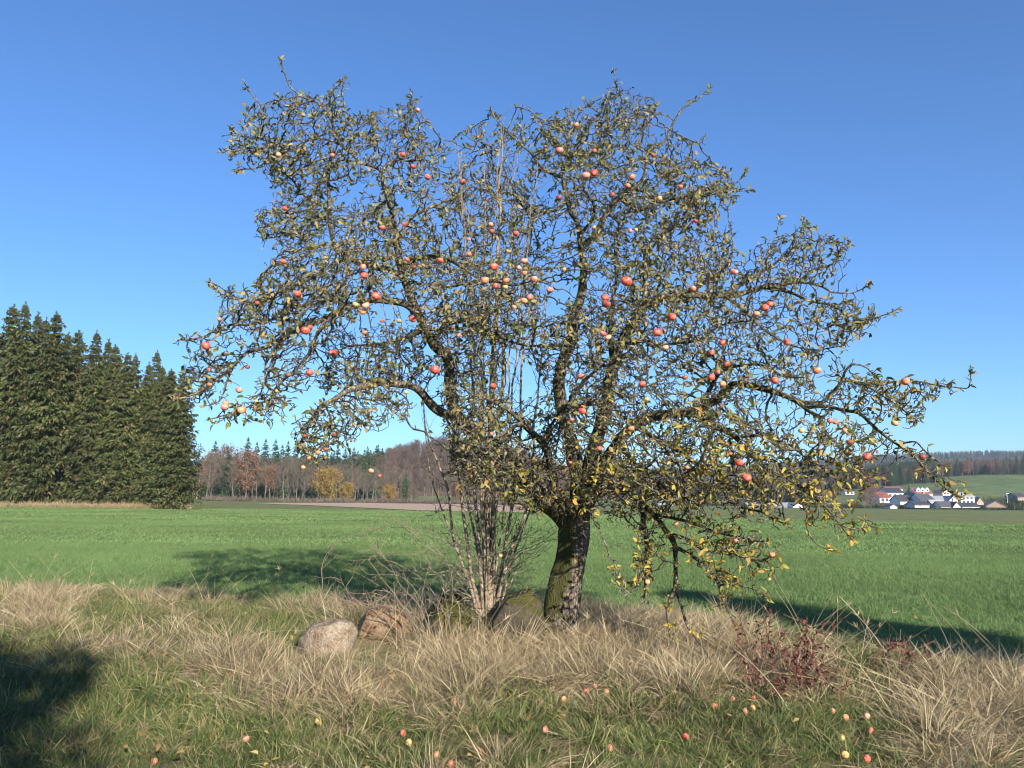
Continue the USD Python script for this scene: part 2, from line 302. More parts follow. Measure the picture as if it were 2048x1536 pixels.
leafy('hedge_leaf', [(0.0, (0.03, 0.045, 0.016)), (0.7, (0.055, 0.07, 0.024)), (1.0, (0.10, 0.075, 0.035))], 0.2)
plain('spruce_bark', (0.11, 0.08, 0.06), 0.9, 0.3, 3)
plain('pale_bark', (0.115, 0.098, 0.078), 0.9, 0.35, 2)

def needle_cone(r, H, base_r, whorls, sprays, low=0.02, shape=0.85, size=1.0):
    """A spruce crown: whorls of drooping boughs hung with small sprays, and a thin leader."""
    B, Dr, Sd, Ln, Wd, Bd = [], [], [], [], [], []
    for w in range(whorls):
        h = low + (1 - low) * max(0, (w + r.uniform(-.8, .8)) / whorls) ** .72; h = min(max(h, low), .99)
        L = base_r * (1 - h) ** shape * r.uniform(.72, 1.12) + 0.10
        nb = max(4, int(5 + 6 * (1 - h)))
        for b in range(nb):
            a = 2 * np.pi * (b + r.uniform(-.4, .4)) / nb + w * 1.7
            l = L * r.uniform(.55, 1.18); up = 0.40 - 0.62 * (1 - h) + r.uniform(-.38, .24)
            k = max(4, int(sprays * (0.25 + l / base_r)))
            s = r.uniform(.10, 1, k); d = np.array([math.cos(a), math.sin(a), 0]); sd = np.array([-d[1], d[0], 0])
            sag = -0.30 * l * s ** 1.6 + l * s * up + 0.24 * l * s ** 3
            hang = np.where(r.random(k) < .5, r.uniform(0, .24, k) * l * (1 - h), 0)
            p = d * (l * s)[:, None] + sd * (r.normal(size=k) * 0.17 * l * (1.1 - s * .75))[:, None] + np.array([0, 0, 1.0]) * (H * h + sag - hang)[:, None]
            o = unit(d * .7 + sd * r.normal(size=k)[:, None] * .8 + np.array([0, 0, 1.0]) * (r.uniform(-1.2, .35, k))[:, None])
            z = size * (0.55 + 0.45 * min(1, l / 1.5))
            B.append(p); Dr.append(o); Sd.append(unit(np.cross(o, r.normal(size=(k, 3)))))
            Ln.append(r.uniform(.22, .55, k) * z); Wd.append(r.uniform(.10, .22, k) * z); Bd.append(np.tile([0, 0, -.3], (k, 1)))
    k = 24; B.append(np.stack([0 * np.arange(k), 0 * np.arange(k), H * np.linspace(.965, 1.01, k)], -1)); o = unit(r.normal(size=(k, 3)) * .6 + [0, 0, 1.0]); Dr.append(o); Sd.append(unit(np.cross(o, r.normal(size=(k, 3)))))
    Ln.append(np.linspace(.5, .3, k) * size); Wd.append(np.full(k, .09 * size)); Bd.append(np.zeros((k, 3)))
    return ribbons(np.vstack(B), np.vstack(Dr), np.vstack(Sd), np.concatenate(Ln), np.concatenate(Wd), np.vstack(Bd), 2)
def bare_tree(r, H, spread, limbs, tw, twlen, twid, clear=0.3, upright=0.5):
    """(trunk and limbs, fine twigs, twig ends) of a leafless broadleaf tree."""
    wood, ends, dirs = Soup(), [], []
    n = 7; z = np.linspace(0, 1, n); ax = np.stack([np.cumsum(r.normal(size=n)) * .012 * H, np.cumsum(r.normal(size=n)) * .012 * H, z * H * .93], -1); ax -= ax[0]
    wood.add(*tube(ax, H * .014 * (1 - z * .85) + .02, 5, False))
    for i in range(limbs):
        h = clear + (0.95 - clear) * (i + r.random()) / limbs; a = i * 2.4 + r.uniform(-.5, .5)
        p0 = np.array([np.interp(h * .93, z * .93, ax[:, k]) for k in range(3)])
        L = spread * (math.sin(math.pi * (0.18 + 0.80 * (h - clear) / (1 - clear))) ** .7) * r.uniform(.75, 1.15)
        d = np.array([math.cos(a), math.sin(a), upright + r.uniform(-.1, .5)]); d /= np.linalg.norm(d)
        t = np.linspace(0, 1, 5); P = p0 + d * (t * L)[:, None] + np.array([0, 0, .22 * L]) * (t ** 2)[:, None] + np.cumsum(r.normal(size=(5, 3)) * .03 * L, 0) * (t > 0)[:, None]
        wood.add(*tube(P, H * .006 * (1 - h * .6) * (1 - t * .8) + .012, 3, False))
        k = int(tw * (0.4 + L / spread)); s = r.uniform(.2, 1, k)
        q = np.stack([np.interp(s, t, P[:, m]) for m in range(3)], -1) + r.normal(size=(k, 3)) * .05 * spread
        ends.append(q); dirs.append(unit(d + r.normal(size=(k, 3)) * .65 + [0, 0, .35]))
    k = tw * 2; s = r.uniform(clear + .3, 1, k); ends.append(np.stack([np.interp(s, z, ax[:, m]) for m in range(3)], -1)); dirs.append(unit(r.normal(size=(k, 3)) * .6 + [0, 0, .8]))
    E, Dd = np.vstack(ends), np.vstack(dirs); m = len(E)
    tv = ribbons(E, Dd, unit(np.cross(Dd, r.normal(size=(m, 3)))), r.uniform(.6, 1.3, m) * twlen, np.full(m, twid), r.normal(size=(m, 3)) * .25, 2)
    return wood.mesh(), tv, E + Dd * twlen * .5
def leaf_cloud(r, E, per, size, jit):
    k = len(E) * per; b = np.repeat(E, per, 0) + r.normal(size=(k, 3)) * jit; d = rand_unit(r, k)
    return ribbons(b, d, unit(np.cross(d, r.normal(size=(k, 3)))), r.uniform(.7, 1.3, k) * size, r.uniform(.6, 1, k) * size, r.normal(size=(k, 3)) * .2, 2)
def standing(name, label, group, trunk, crown, cat='tree', loc=(0, 0, 0), rz=0, scale=1.0, extra=None):
    t = thing(name, label, cat, loc, rz, scale, group)
    obj('trunk', trunk[0], trunk[1], t); obj('crown', crown[0], crown[1], t)
    if extra: obj(*extra, t)
    return t

# the spruces at the left, one by one: foot and top in the photograph, distance
r = np.random.default_rng(5)
spr = []
for k in range(4):
    H, br = 22.0, [4.0, 4.4, 3.8, 4.8][k]
    trunk = tube(np.array([[0, 0, 0], [0.05, 0, 8], [0, .05, 16], [0, 0, 21.6]]), [.26, .2, .11, .03], 8)
    spr.append((trunk, needle_cone(r, H, br, 74, 44, low=[.03, .06, .02, .04][k], shape=[.72, .66, .78, .62][k])))
SP = [ # top px, top py, Y, foot px, kind, label
 (-62, 606, 104, -62, 0, None), (3, 613, 106, 6, 1, 'tall dark spruce at the very left edge of the photo'), (26, 609, 101, 30, 0, 'pointed spruce second from the left edge of the wood'),
 (57, 628, 107, 58, 2, 'narrow spruce just left of the lone-standing pointed top'), (100, 627, 100, 96, 1, 'spruce with a high pointed top standing clear above its neighbours'),
 (148, 664, 103, 143, 3, 'spruce with brown cones in front of the blue gap of the row'), (173, 665, 99, 180, 0, 'broad spruce with many brown cones at its top'), (190, 681, 105, 205, 2, 'spruce leaning on the right side of the brown-coned one'),
 (216, 692, 101, 220, 1, 'bluish green spruce in the middle of the row'), (243, 709, 98, 246, 3, 'twin-topped dark spruce right of the bluish one'), (259, 711, 104, 262, 0, 'slim spruce behind the twin-topped one'),
 (291, 727, 99, 290, 2, 'olive spruce with drooping boughs above the brown shrub'), (316, 735, 97, 318, 1, 'spruce touched by the leftmost apple tips, third from the right end'),
 (330, 741, 94, 336, 3, 'stout spruce next to the last one of the row'), (352, 748, 91, 359, 3, 'last spruce on the right, its lowest boughs sweeping the field'),
 (75, 640, 112, 75, 0, 'spruce half hidden behind the front row at the left'), (235, 715, 112, 230, 2, 'spruce half hidden behind the front row in the middle'), (128, 668, 113, 122, 1, 'spruce seen through the gap of the row')]
root = {}
for px, py, Y, fx, k, lab in SP:
    x = (fx - CX) / F * Y * 1.0; g = ground(x, Y) - .2; top = at(px, py, Y)[2]; s = (top - g) / 22.0
    sc = (s * r.uniform(.95, 1.12) * (1.16 if px == 352 else 1), s * r.uniform(.95, 1.12), s); rz = r.uniform(0, 360); lab = lab or 'spruce beyond the left edge of the photo'
    if k not in root:
        root[k] = standing('spruce', lab, 'spruces in a row at the left', (spr[k][0], 'spruce_bark'), (spr[k][1], 'spruce_needles'), loc=(x, Y, g), rz=rz, scale=sc)
    else: dup(root[k], 'spruce', lab, 'tree', (x, Y, g), rz, sc, 'spruces in a row at the left')
# more of the same wood behind the row, one mass
n = 70; xs = r.uniform(-105, -50, n); ys = r.uniform(112, 175, n); ok = xs / ys < -0.43; xs, ys = xs[ok], ys[ok]
scatter('spruce_wood', [('spruce', spr[0][1], 'spruce_needles', False), ('spruce', spr[3][1], 'spruce_needles', False)], r.integers(0, 2, len(xs)), np.stack([xs, ys, ground(xs, ys)], -1), yaw(r.uniform(0, 6.28, len(xs))), r.uniform(.8, 1.0, len(xs)), 'dark spruce wood filling in behind the front row at the left', 'wood')

# the wood edge behind the field
proto = {}
for k in range(4): proto['bare', k] = bare_tree(r, 18, 4.2, 20, 42, 1.5, .055, .32 if k < 2 else .2, .7)
proto['oak'] = bare_tree(r, 17, 5.0, 26, 30, 1.3, .06, .16, .35)
rust = [leaf_cloud(r, proto['oak'][2], 4, .34, .5), leaf_cloud(r, proto['bare', 1][2], 3, .30, .5)]
gold = bare_tree(r, 10, 3.9, 22, 26, 1.0, .05, .08, .35); gold_l = leaf_cloud(r, gold[2], 6, .3, .5)
far_spruce = needle_cone(r, 20, 4.0, 40, 15, low=.03, shape=.72, size=1.5)
firs = tube(np.array([[0, 0, 0], [0, 0, 19.0]]), [.25, .03], 5)
def wood_tree(kind, px, top, Y, label, group=None, foot=None):
    x = (px - CX) / F * Y; g = float(ground(x, Y)) - .1; H = at(px, top, Y)[2] - g; rz = r.uniform(0, 360)
    base = {'bare': 18, 'rust': 17, 'rust2': 18, 'gold': 10.5, 'fir': 20}[kind[0] if isinstance(kind, tuple) else kind]
    s = H / base; w = s * r.uniform(.9, 1.15); sc = (w, w, s); loc = (x, Y, g)
    if kind in root: return dup(root[kind], {'fir': 'spruce', 'gold': 'golden_tree', 'rust': 'rust_oak', 'rust2': 'rust_oak'}.get(kind, 'bare_tree'), label, 'tree', loc, rz, sc, group)
    if kind == 'fir': o = standing('spruce', label, group, (firs, 'spruce_bark'), (far_spruce, 'far_needles'), loc=loc, rz=rz, scale=sc)
    elif kind == 'gold': o = standing('golden_tree', label, group, (gold[0], 'pale_bark'), (gold_l, 'gold_leaf'), loc=loc, rz=rz, scale=sc)
    elif kind == 'rust': o = standing('rust_oak', label, group, (proto['oak'][0], 'pale_bark'), (rust[0], 'rust_leaf'), loc=loc, rz=rz, scale=sc)
    elif kind == 'rust2': o = standing('rust_oak', label, group, (proto['bare', 1][0], 'pale_bark'), (rust[1], 'rust_leaf'), loc=loc, rz=rz, scale=sc)
    else: o = standing('bare_tree', label, group, (proto[kind][0], 'pale_bark'), (proto[kind][1], 'bare_twig'), loc=loc, rz=rz, scale=sc)
    root[kind] = o; return o
BGS = [(459, 'left of the single dark spruce'), (497, 'between single dark spruce and rust oak'), (576, 'just right of the rust oak'), (655, 'left of the round golden tree'), (730, 'right of the round golden tree'), (813, 'left of the single green spruce'), (905, 'right of the single green spruce'), (9999, 'behind the bare shrub stems')]; FG = 'dark spruces rising out of the wood behind'
for a in [('fir', 459, 903, 268, 'dark green spruce in front of the bare wood, beside the big rust oak', None), ('rust', 497, 896, 272, 'large rust brown oak at the edge of the wood', None),
          ('rust2', 455, 889, 292, 'rust tinted tree behind the dark spruce of the wood edge', None), ('gold', 655, 934, 262, 'round golden tree at the edge of the bare wood', None),
          ('gold', 697, 964, 258, 'small golden bush right of the round golden tree', None), ('fir', 813, 944, 262, 'single green spruce in front of the dome-shaped hill', None),
          ('rust', 916, 962, 266, 'orange brown bush behind the bare shrub stems', None), ('gold', 783, 968, 257, 'yellowish low bush left of the single green spruce', None),
          ('rust2', 424, 902, 285, 'rust tinted tree next to the last spruce of the row', None), ('rust2', 545, 930, 275, 'slim rust tinted tree right of the big oak', None)]: wood_tree(*a)
ORD = 'first second third fourth fifth sixth seventh eighth ninth tenth eleventh twelfth thirteenth fourteenth fifteenth sixteenth'.split()
def nth(k, n): return 'leftmost' if k == 0 else 'rightmost' if k == n - 1 else ORD[k] + ' from the left'
for k, (px, top, Y) in enumerate(sorted(((497, 877, 330), (432, 884, 335), (532, 880, 335), (552, 881, 325), (577, 884, 330), (592, 886, 340), (610, 890, 335), (566, 892, 318), (677, 892, 330), (692, 899, 320), (709, 897, 335), (730, 901, 325), (655, 905, 320), (748, 905, 330), (640, 902, 338), (515, 886, 322)))):
    wood_tree('fir', px, top, Y, nth(k, 16) + ' of the dark spruces rising behind the bare trees', FG)
PX64 = [412 + 640 * (i + r.random()) / 64 for i in range(64)]; sect = [next(q for q, (e, _) in enumerate(BGS) if px < e) for px in PX64]
for i, px in enumerate(PX64):
    Y = r.uniform(262, 312)
    top = np.interp(px, [410, 480, 560, 640, 720, 800, 900, 1060], [910, 908, 914, 922, 928, 934, 938, 944]) + r.uniform(-8, 18)
    wood_tree(('bare', int(r.integers(0, 4))), px, top, Y, nth(i - sect.index(sect[i]), sect.count(sect[i])) + ' of the bare grey trees ' + BGS[sect[i]][1], 'bare grey trees of the wood edge')
# shrubs and dead grass at the foot of the wood
def bushes(name, spots, mat, label, h, per=90):
    s = Soup()
    for x, y in spots:
        k = per; b = np.stack([x + r.normal(size=k) * h * .8, y + r.normal(size=k) * h * .6, np.zeros(k)], -1); b[:, 2] = ground(b[:, 0], b[:, 1]) + np.abs(r.normal(size=k)) * h * .25
        d = unit(r.normal(size=(k, 3)) * .6 + [0, 0, 1]); s.add(*ribbons(b, d, unit(np.cross(d, r.normal(size=(k, 3)))), r.uniform(.4, 1, k) * h, np.full(k, h * .06), r.normal(size=(k, 3)) * .3, 2))
    return solo(name, s.mesh(), mat, label, 'undergrowth', kind='stuff')
sp = [((px - CX) / F * Y, Y) for px, Y in zip(r.uniform(405, 1150, 150), r.uniform(250, 262, 150))]
bushes('undergrowth', sp, 'bare_twig', 'brown undergrowth along the foot of the bare wood', 1.5)
bushes('dry_fringe', [((px - CX) / F * Y, Y) for px, Y in zip(r.uniform(-20, 405, 130), r.uniform(90.5, 93, 130))], 'straw_far', 'pale dry grass fringe along the foot of the spruces', .6, 60) if 'straw_far' in LOOK else None
t = thing('bare_shrub', 'low reddish brown leafless shrub at the foot of the spruces', 'shrub', (*(q := hit(262, 1016))[:2], q[2]))
k = 420; b = r.normal(size=(k, 3)) * [.7, .4, .2] + [0, 0, .3]; d = unit(b * [.5, .5, 0] + r.normal(size=(k, 3)) * .4 + [0, 0, 1])
obj('branches', ribbons(b, d, unit(np.cross(d, r.normal(size=(k, 3)))), r.uniform(.5, 1.4, k), np.full(k, .035), r.normal(size=(k, 3)) * .3, 2), 'purple_twig', t)
# the dome-shaped hill under leafless trees
def hill_wood(name, xs, ys, protos, label, smin, smax, weights=None):
    which = r.choice(len(protos), len(xs), p=weights)
    return scatter(name, protos, which, np.stack([xs, ys, ground(xs, ys) - .3], -1), yaw(r.uniform(0, 6.28, len(xs))), r.uniform(smin, smax, len(xs)), label, 'wood')
def whole(kind): w, t_, _ = proto[kind]; s = Soup(); s.add(*w); s.add(*t_); return s.mesh()
W0, W1 = whole(('bare', 2)), whole(('bare', 3))
xs, ys = r.uniform(-150, 110, 4200), r.uniform(335, 520, 4200); ok = (np.exp(-((xs + 30) / 66) ** 2 - ((ys - 440) / 62) ** 2) > .16) | (ys > 360) & (xs < -60) & (xs > -160)
xs, ys = xs[ok], ys[ok]
hill_wood('hillside_wood', xs, ys, [('tree', W0, 'purple_twig', False), ('tree', W1, 'purple_twig', False)], 'brown leafless wood covering the dome-shaped hill', .42, .62)
xs, ys = r.uniform(-170, -60, 330), r.uniform(325, 380, 330)
hill_wood('mixed_wood', xs, ys, [('tree', W0, 'bare_twig', False), ('spruce', far_spruce, 'far_needles', False)], 'mixed grey and dark wood behind the wood edge', .7, 1.0, [.5, .5])
# woods on the hills at the right
RO = [('tree', W0, 'purple_twig', False), ('tree', rust[0], 'rust_leaf', False), ('spruce', far_spruce, 'far_needles', False)]
def u_wood(name, u0, u1, y0, y1, n, label, s0, s1, w):
    u = r.uniform(u0, u1, n); y = r.uniform(y0, y1, n); return hill_wood(name, u * y, y, RO, label, s0, s1, w)
u_wood('ridge_wood', .47, .80, 668, 760, 1300, 'brown and rust coloured wood along the crest of the right hill', .55, .8, [.66, .12, .22])
u_wood('ridge_wood', .365, .53, 600, 690, 800, 'dark spruce wood on the slope above the village', .6, .85, [.2, .05, .75])
u_wood('valley_wood', .08, .385, 470, 640, 1500, 'dull brown wood in the valley behind the right half of the apple tree', .55, .8, [.6, .05, .35])
u_wood('distant_wood', -.1, .9, 1500, 1850, 4000, 'far blue-grey wood on the skyline', .4, .65, [.4, 0, .6])
for k, (px, top, Y) in enumerate(((1946, 924, 655), (1975, 928, 668), (1988, 921, 660), (2003, 918, 650), (2016, 922, 656), (2030, 912, 648), (2044, 909, 652), (2060, 912, 650))):
    wood_tree('fir', px, top, Y, nth(k, 8) + ' of the tall spruces at the right end of the skyline', 'tall spruces at the right end of the skyline')

# ------------------------------------------------------------------ the village
for nm, colr in (('white_render', (.58, .57, .55)), ('cream_render', (.58, .50, .38)), ('peach_render', (.60, .43, .33)), ('grey_render', (.42, .41, .40)), ('brown_boards', (.24, .18, .13)), ('brick_red', (.28, .13, .09)),
                 ('red_tiles', (.22, .075, .052)), ('slate', (.075, .075, .085)), ('grey_sheet', (.27, .27, .28)), ('dark_tiles', (.06, .05, .05)), ('brown_tiles', (.15, .11, .085)), ('navy_sheet', (.045, .045, .055)), ('window_dark', (.03, .035, .045)), ('turbine_white', (.8, .8, .8)), ('post_grey', (.5, .5, .48))):
    plain(nm, colr, .6 if 'render' in nm else .5, .12, .6)
def house(px, base, wpx, hpx, Y, wall, roof, label, gable=False, roofpx=None, depth=9.0, win=(0, 0), turn=0.0, chimney=False, dormers=0, drop=0.0):
    """wpx, hpx: width and height to the eaves in the photograph; roofpx: height of the roof. gable: the gable faces the camera."""
    m = Y / F; w, h, rh = wpx * m, hpx * m, (roofpx or hpx * .6) * m
    p = at(px, base, Y); foot = p[2] - drop
    t = thing('house', label, 'house', (p[0], Y, foot), turn); H = h + drop
    D = depth; ov = .35
    if gable:      # ridge along y
        prof = [(-w/2, 0), (w/2, 0), (w/2, H), (0, H + rh), (-w/2, H)]
        v = [(x, y, z) for y in (0, D) for x, z in prof]; f = [[0, 1, 2], [0, 2, 3], [0, 3, 4], [5, 7, 6], [5, 8, 7], [5, 9, 8], [0, 5, 6], [0, 6, 1], [1, 6, 7], [1, 7, 2], [4, 9, 5], [4, 5, 0], [2, 7, 8], [2, 8, 3], [3, 8, 9], [3, 9, 4]]
        obj('wall', (np.array(v, float), np.array(f)), wall, t)
        sl = Soup(); k = rh / (w / 2)
        for s in (-1, 1):
            a = np.array([(s * (w/2 + ov), -ov, H - ov * k), (0, -ov, H + rh), (0, D + ov, H + rh), (s * (w/2 + ov), D + ov, H - ov * k)]); b = a + [0, 0, .22]
            sl.add(np.vstack([a + [0, 0, .03], b]), np.array([[0, 1, 2, 3], [4, 7, 6, 5], [0, 4, 5, 1], [1, 5, 6, 2], [2, 6, 7, 3], [3, 7, 4, 0]]))
    else:          # ridge along x
        prof = [(0, 0), (D, 0), (D, H), (D/2, H + rh), (0, H)]
        v = [(x, y, z) for x in (-w/2, w/2) for y, z in prof]; f = [[0, 2, 1], [0, 3, 2], [0, 4, 3], [5, 6, 7], [5, 7, 8], [5, 8, 9], [0, 6, 5], [0, 1, 6], [1, 7, 6], [1, 2, 7], [4, 5, 9], [4, 0, 5], [2, 8, 7], [2, 3, 8], [3, 9, 8], [3, 4, 9]]
        obj('wall', (np.array(v, float), np.array(f)), wall, t)
        sl = Soup(); k = rh / (D / 2)
        for e, s in ((0, -1), (D, 1)):
            a = np.array([(-w/2 - ov, e + s * ov, H - ov * k), (-w/2 - ov, D/2, H + rh), (w/2 + ov, D/2, H + rh), (w/2 + ov, e + s * ov, H - ov * k)]); b = a + [0, 0, .22]
            sl.add(np.vstack([a + [0, 0, .03], b]), np.array([[0, 1, 2, 3], [4, 7, 6, 5], [0, 4, 5, 1], [1, 5, 6, 2], [2, 6, 7, 3], [3, 7, 4, 0]]))
    rf = obj('roof', sl.mesh(), roof, t)
    if chimney: obj('chimney', box(w * .2 if not gable else .4, D * .5, H + rh + .3, .7, .7, 1.6), 'brick_red', rf)
    rows, cols = win
    for i in range(rows):
        for j in range(cols):
            wx = w * ((j + .5) / cols - .5) * .86; wz = drop + h * (i + .55) / rows
            wn = obj('window', box(wx, -.02, wz, min(1.25, w / cols * .5), .08, min(1.45, h / rows * .55)), 'window_dark', t)
            obj('sill', box(wx, -.09, wz - min(1.45, h / rows * .55) / 2 - .08, min(1.45, w / cols * .6), .16, .1), 'turbine_white', wn)
    for q in range(dormers):
        dx = w * ((q + .5) / dormers - .5) * .8; dz = H + rh * .30
        dd = [(-.9, 0), (.9, 0), (.9, 1.2), (0, 2.1), (-.9, 1.2)]; v = [(dx + x, D * .12 + y, dz + z) for y in (0, 3.0) for x, z in dd]
        f = [[0, 1, 2], [0, 2, 3], [0, 3, 4], [1, 6, 7], [1, 7, 2], [4, 9, 5], [4, 5, 0], [2, 7, 8], [2, 8, 3], [3, 8, 9], [3, 9, 4]]
        dm = obj('dormer', (np.array(v, float), np.array(f)), 'white_render', t); obj('window', box(dx, D * .12 - .02, dz + .75, .8, .06, .8), 'window_dark', dm)
    return t
for a, kw in [
 ((1856, 1012, 27, 11, 352, 'white_render', 'slate', 'long white house with two rows of small windows under a slate roof'), dict(roofpx=12, win=(2, 5), depth=11, chimney=True)),
 ((1813.5, 1009, 25, 6.5, 358, 'white_render', 'dark_tiles', 'white house with a steep dark brown roof left of the long white one'), dict(roofpx=11, depth=10)),
 ((1833, 1003, 14, 10, 368, 'white_render', 'slate', 'narrow white gabled house behind the navy roof'), dict(gable=True, roofpx=6, depth=10, win=(1, 2))),
 ((1849, 993, 33, 6, 385, 'white_render', 'red_tiles', 'house with a long red tiled roof and white gabled dormers'), dict(roofpx=10.5, depth=10, dormers=3)),
 ((1770, 1005, 20, 10, 372, 'white_render', 'red_tiles', 'red roofed house half hidden by the reddish bare tree'), dict(roofpx=10, depth=9, win=(1, 2))),
 ((1791, 998, 34, 12, 380, 'white_render', 'navy_sheet', 'wide white house with a dark blue roof at the left of the village'), dict(roofpx=8.5, depth=11, win=(1, 3))),
 ((1790, 979, 30, 0.6, 398, 'white_render', 'red_tiles', 'red ridge of a roof showing above the dark blue roof'), dict(roofpx=4.5, depth=8, drop=4)),
 ((1896.5, 995, 21, 10, 392, 'peach_render', 'brown_tiles', 'pale peach house with windows at the top of the village'), dict(gable=True, roofpx=5, depth=10, win=(2, 3))),
 ((1884, 1006, 34, 5, 360, 'grey_render', 'grey_sheet', 'grey roofed barn between the long white house and the peach gable'), dict(roofpx=8, depth=10)),
 ((1908, 1009, 17, 8, 356, 'peach_render', 'grey_sheet', 'peach coloured gable behind the dark roofed cream barn'), dict(gable=True, roofpx=8, depth=11, win=(1, 2))),
 ((1880, 1016, 23, 3, 345, 'cream_render', 'grey_sheet', 'low grey roofed shed in front of the long white house'), dict(roofpx=12, depth=8)),
 ((1897, 1016, 28, 2, 340, 'cream_render', 'slate', 'dark roofed barn with a cream wall in the front row'), dict(roofpx=10, depth=8)),
 ((1914, 1016, 15, 2.5, 339, 'cream_render', 'dark_tiles', 'small cream gable at the right end of the dark roofed barn'), dict(gable=True, roofpx=8.5, depth=6)),
 ((1942, 1015.5, 34, 2, 342, 'white_render', 'navy_sheet', 'long low black roofed shed at the right of the front row'), dict(roofpx=7, depth=8)),
 ((1993, 1015, 34, 2.5, 344, 'brown_boards', 'brown_tiles', 'weathered wooden barn with a grey brown roof at the right end of the village'), dict(gable=True, roofpx=10, depth=10, turn=-24)),
 ((1936, 1007, 27, 13, 362, 'white_render', 'grey_sheet', 'white house under a grey roof behind the black roofed shed'), dict(roofpx=8, depth=9, win=(2, 3))),
 ((1961, 1010, 14, 5, 366, 'brown_boards', 'brown_tiles', 'brown gabled roof between the white house and the wooden barn'), dict(gable=True, roofpx=10, depth=10)),
 ((1845, 1016, 30, 6, 346, 'grey_render', 'navy_sheet', 'low building with a navy blue roof below the long white house'), dict(roofpx=7, depth=8)),
 ((1787.5, 1017, 14, 3.5, 338, 'white_render', 'slate', 'small white gabled shed alone at the edge of the meadow'), dict(gable=True, roofpx=4, depth=6)),
 ((2045, 1001, 18, 7, 400, 'brown_boards', 'dark_tiles', 'dark building at the right edge of the photo'), dict(roofpx=7, depth=10)),
 ((1700, 990, 17, 7, 390, 'cream_render', 'brown_tiles', 'cream house behind the apple branches left of the reddish tree'), dict(roofpx=6, depth=9, win=(1, 2))),
 ((1545, 1021, 86, 5, 330, 'grey_render', 'grey_sheet', 'long grey roofed farm hall behind the lower right branches'), dict(roofpx=9, depth=14)),
 ((1598, 1021, 22, 7, 325, 'white_render', 'grey_sheet', 'white gable at the right end of the long farm hall'), dict(gable=True, roofpx=7, depth=13)),
 ((1535, 1022, 40, 4, 322, 'brick_red', 'brown_tiles', 'red brick shed in front of the long farm hall'), dict(roofpx=3, depth=5)),
 ((1334, 1021, 26, 6, 335, 'white_render', 'grey_sheet', 'pale shed behind the hanging branches of the apple tree'), dict(roofpx=7, depth=9))]:
    house(*a, **kw)
# trees, hedges and posts of the village
rt = bare_tree(r, 9, 6.5, 30, 60, 1.4, .06, .05, .5)
p = at(1742, 1016, 348); t = thing('bare_tree', 'round reddish leafless tree at the left of the village', 'tree', tuple(p), 40, (1.05, 1.05, 1.0))
obj('trunk', rt[0], 'pale_bark', t); obj('crown', rt[1], 'reddish_twig' if 'reddish_twig' in LOOK else 'purple_twig', t)
for px, base, top, Y, lab in ((1811, 1000, 971, 388, 'small dark conifer right of the red ridge in the village'), (1660, 1005, 962, 420, 'dark conifer behind the apple branches at the left of the village')): wood_tree('fir', px, top, Y, lab)
VT = [1720, 1700, 1758, 1800, 1830, 1965, 1640, 1610, 1440, 1400, 1480, 1375, 1520]
for i, (px, top, Y) in enumerate(((1720, 985, 372), (1700, 998, 352), (1758, 1000, 345), (1800, 1004, 350), (1830, 1008, 341), (1965, 996, 372), (1640, 990, 380), (1610, 985, 400), (1440, 985, 380), (1400, 990, 370), (1480, 992, 372), (1375, 982, 390), (1520, 984, 390))):
    wood_tree(('bare', i % 4), px, top, Y, nth(sorted(VT).index(px), 13) + ' of the small leafless trees among the village houses', 'leafless trees in the village')
sp = [((px - CX) / F * Y, Y) for px, Y in zip(r.uniform(1965, 2075, 90), r.uniform(400, 425, 90))]
bushes('hedge', sp, 'hedge_leaf', 'dark hedge behind the houses at the right edge', 4.5, 130)
bushes('hedge', [((px - CX) / F * Y, Y) for px, Y in zip(r.uniform(1300, 1960, 110), r.uniform(352, 420, 110))], 'hedge_leaf', 'dark bushes between the houses of the village', 2.2, 80)
t = thing('street_lamp', 'pale street lamp post before the dark hedge at the right', 'lamp', tuple(at(2015, 1006, 395)))
obj('post', tube(np.array([[0, 0, 0], [0, 0, 4.3], [.05, 0, 4.6]]), [.12, .1, .09], 6), 'post_grey', t); obj('lamp_head', box(.45, 0, 4.65, 1.1, .35, .22), 'turbine_white', t)
# two wind turbines on the horizon
for px, hub, Y, rot, lab in ((1824, 912, 2600, 20, 'white wind turbine on the horizon left of the dark red apple'), (1710, 925, 3000, 75, 'smaller white wind turbine farther left on the horizon')):
    p = at(px, hub, Y); g = float(ground(p[0], Y)) - 1; Hh = p[2] - g
    t = thing('wind_turbine', lab, 'wind turbine', (p[0], Y, g))
    obj('tower', tube(np.array([[0, 0, 0], [0, 0, Hh * .5], [0, 0, Hh]]), [3.2, 2.6, 2.0], 10), 'turbine_white', t)
    nac = box(0, 0, Hh + 1.2, 3.5, 9, 3.5); obj('nacelle', nac, 'turbine_white', t)
    for q in range(3):
        a = math.radians(rot + 120 * q); d = np.array([math.cos(a), 0, math.sin(a)]); s = np.linspace(0, 1, 6); pp = np.array([0, -6.2, Hh + 1.2]) + d * (s * 38)[:, None]
        obj('rotor_blade', tube(pp, np.array([.8, 1.5, 1.2, .9, .6, .2]) , 6), 'turbine_white', t)
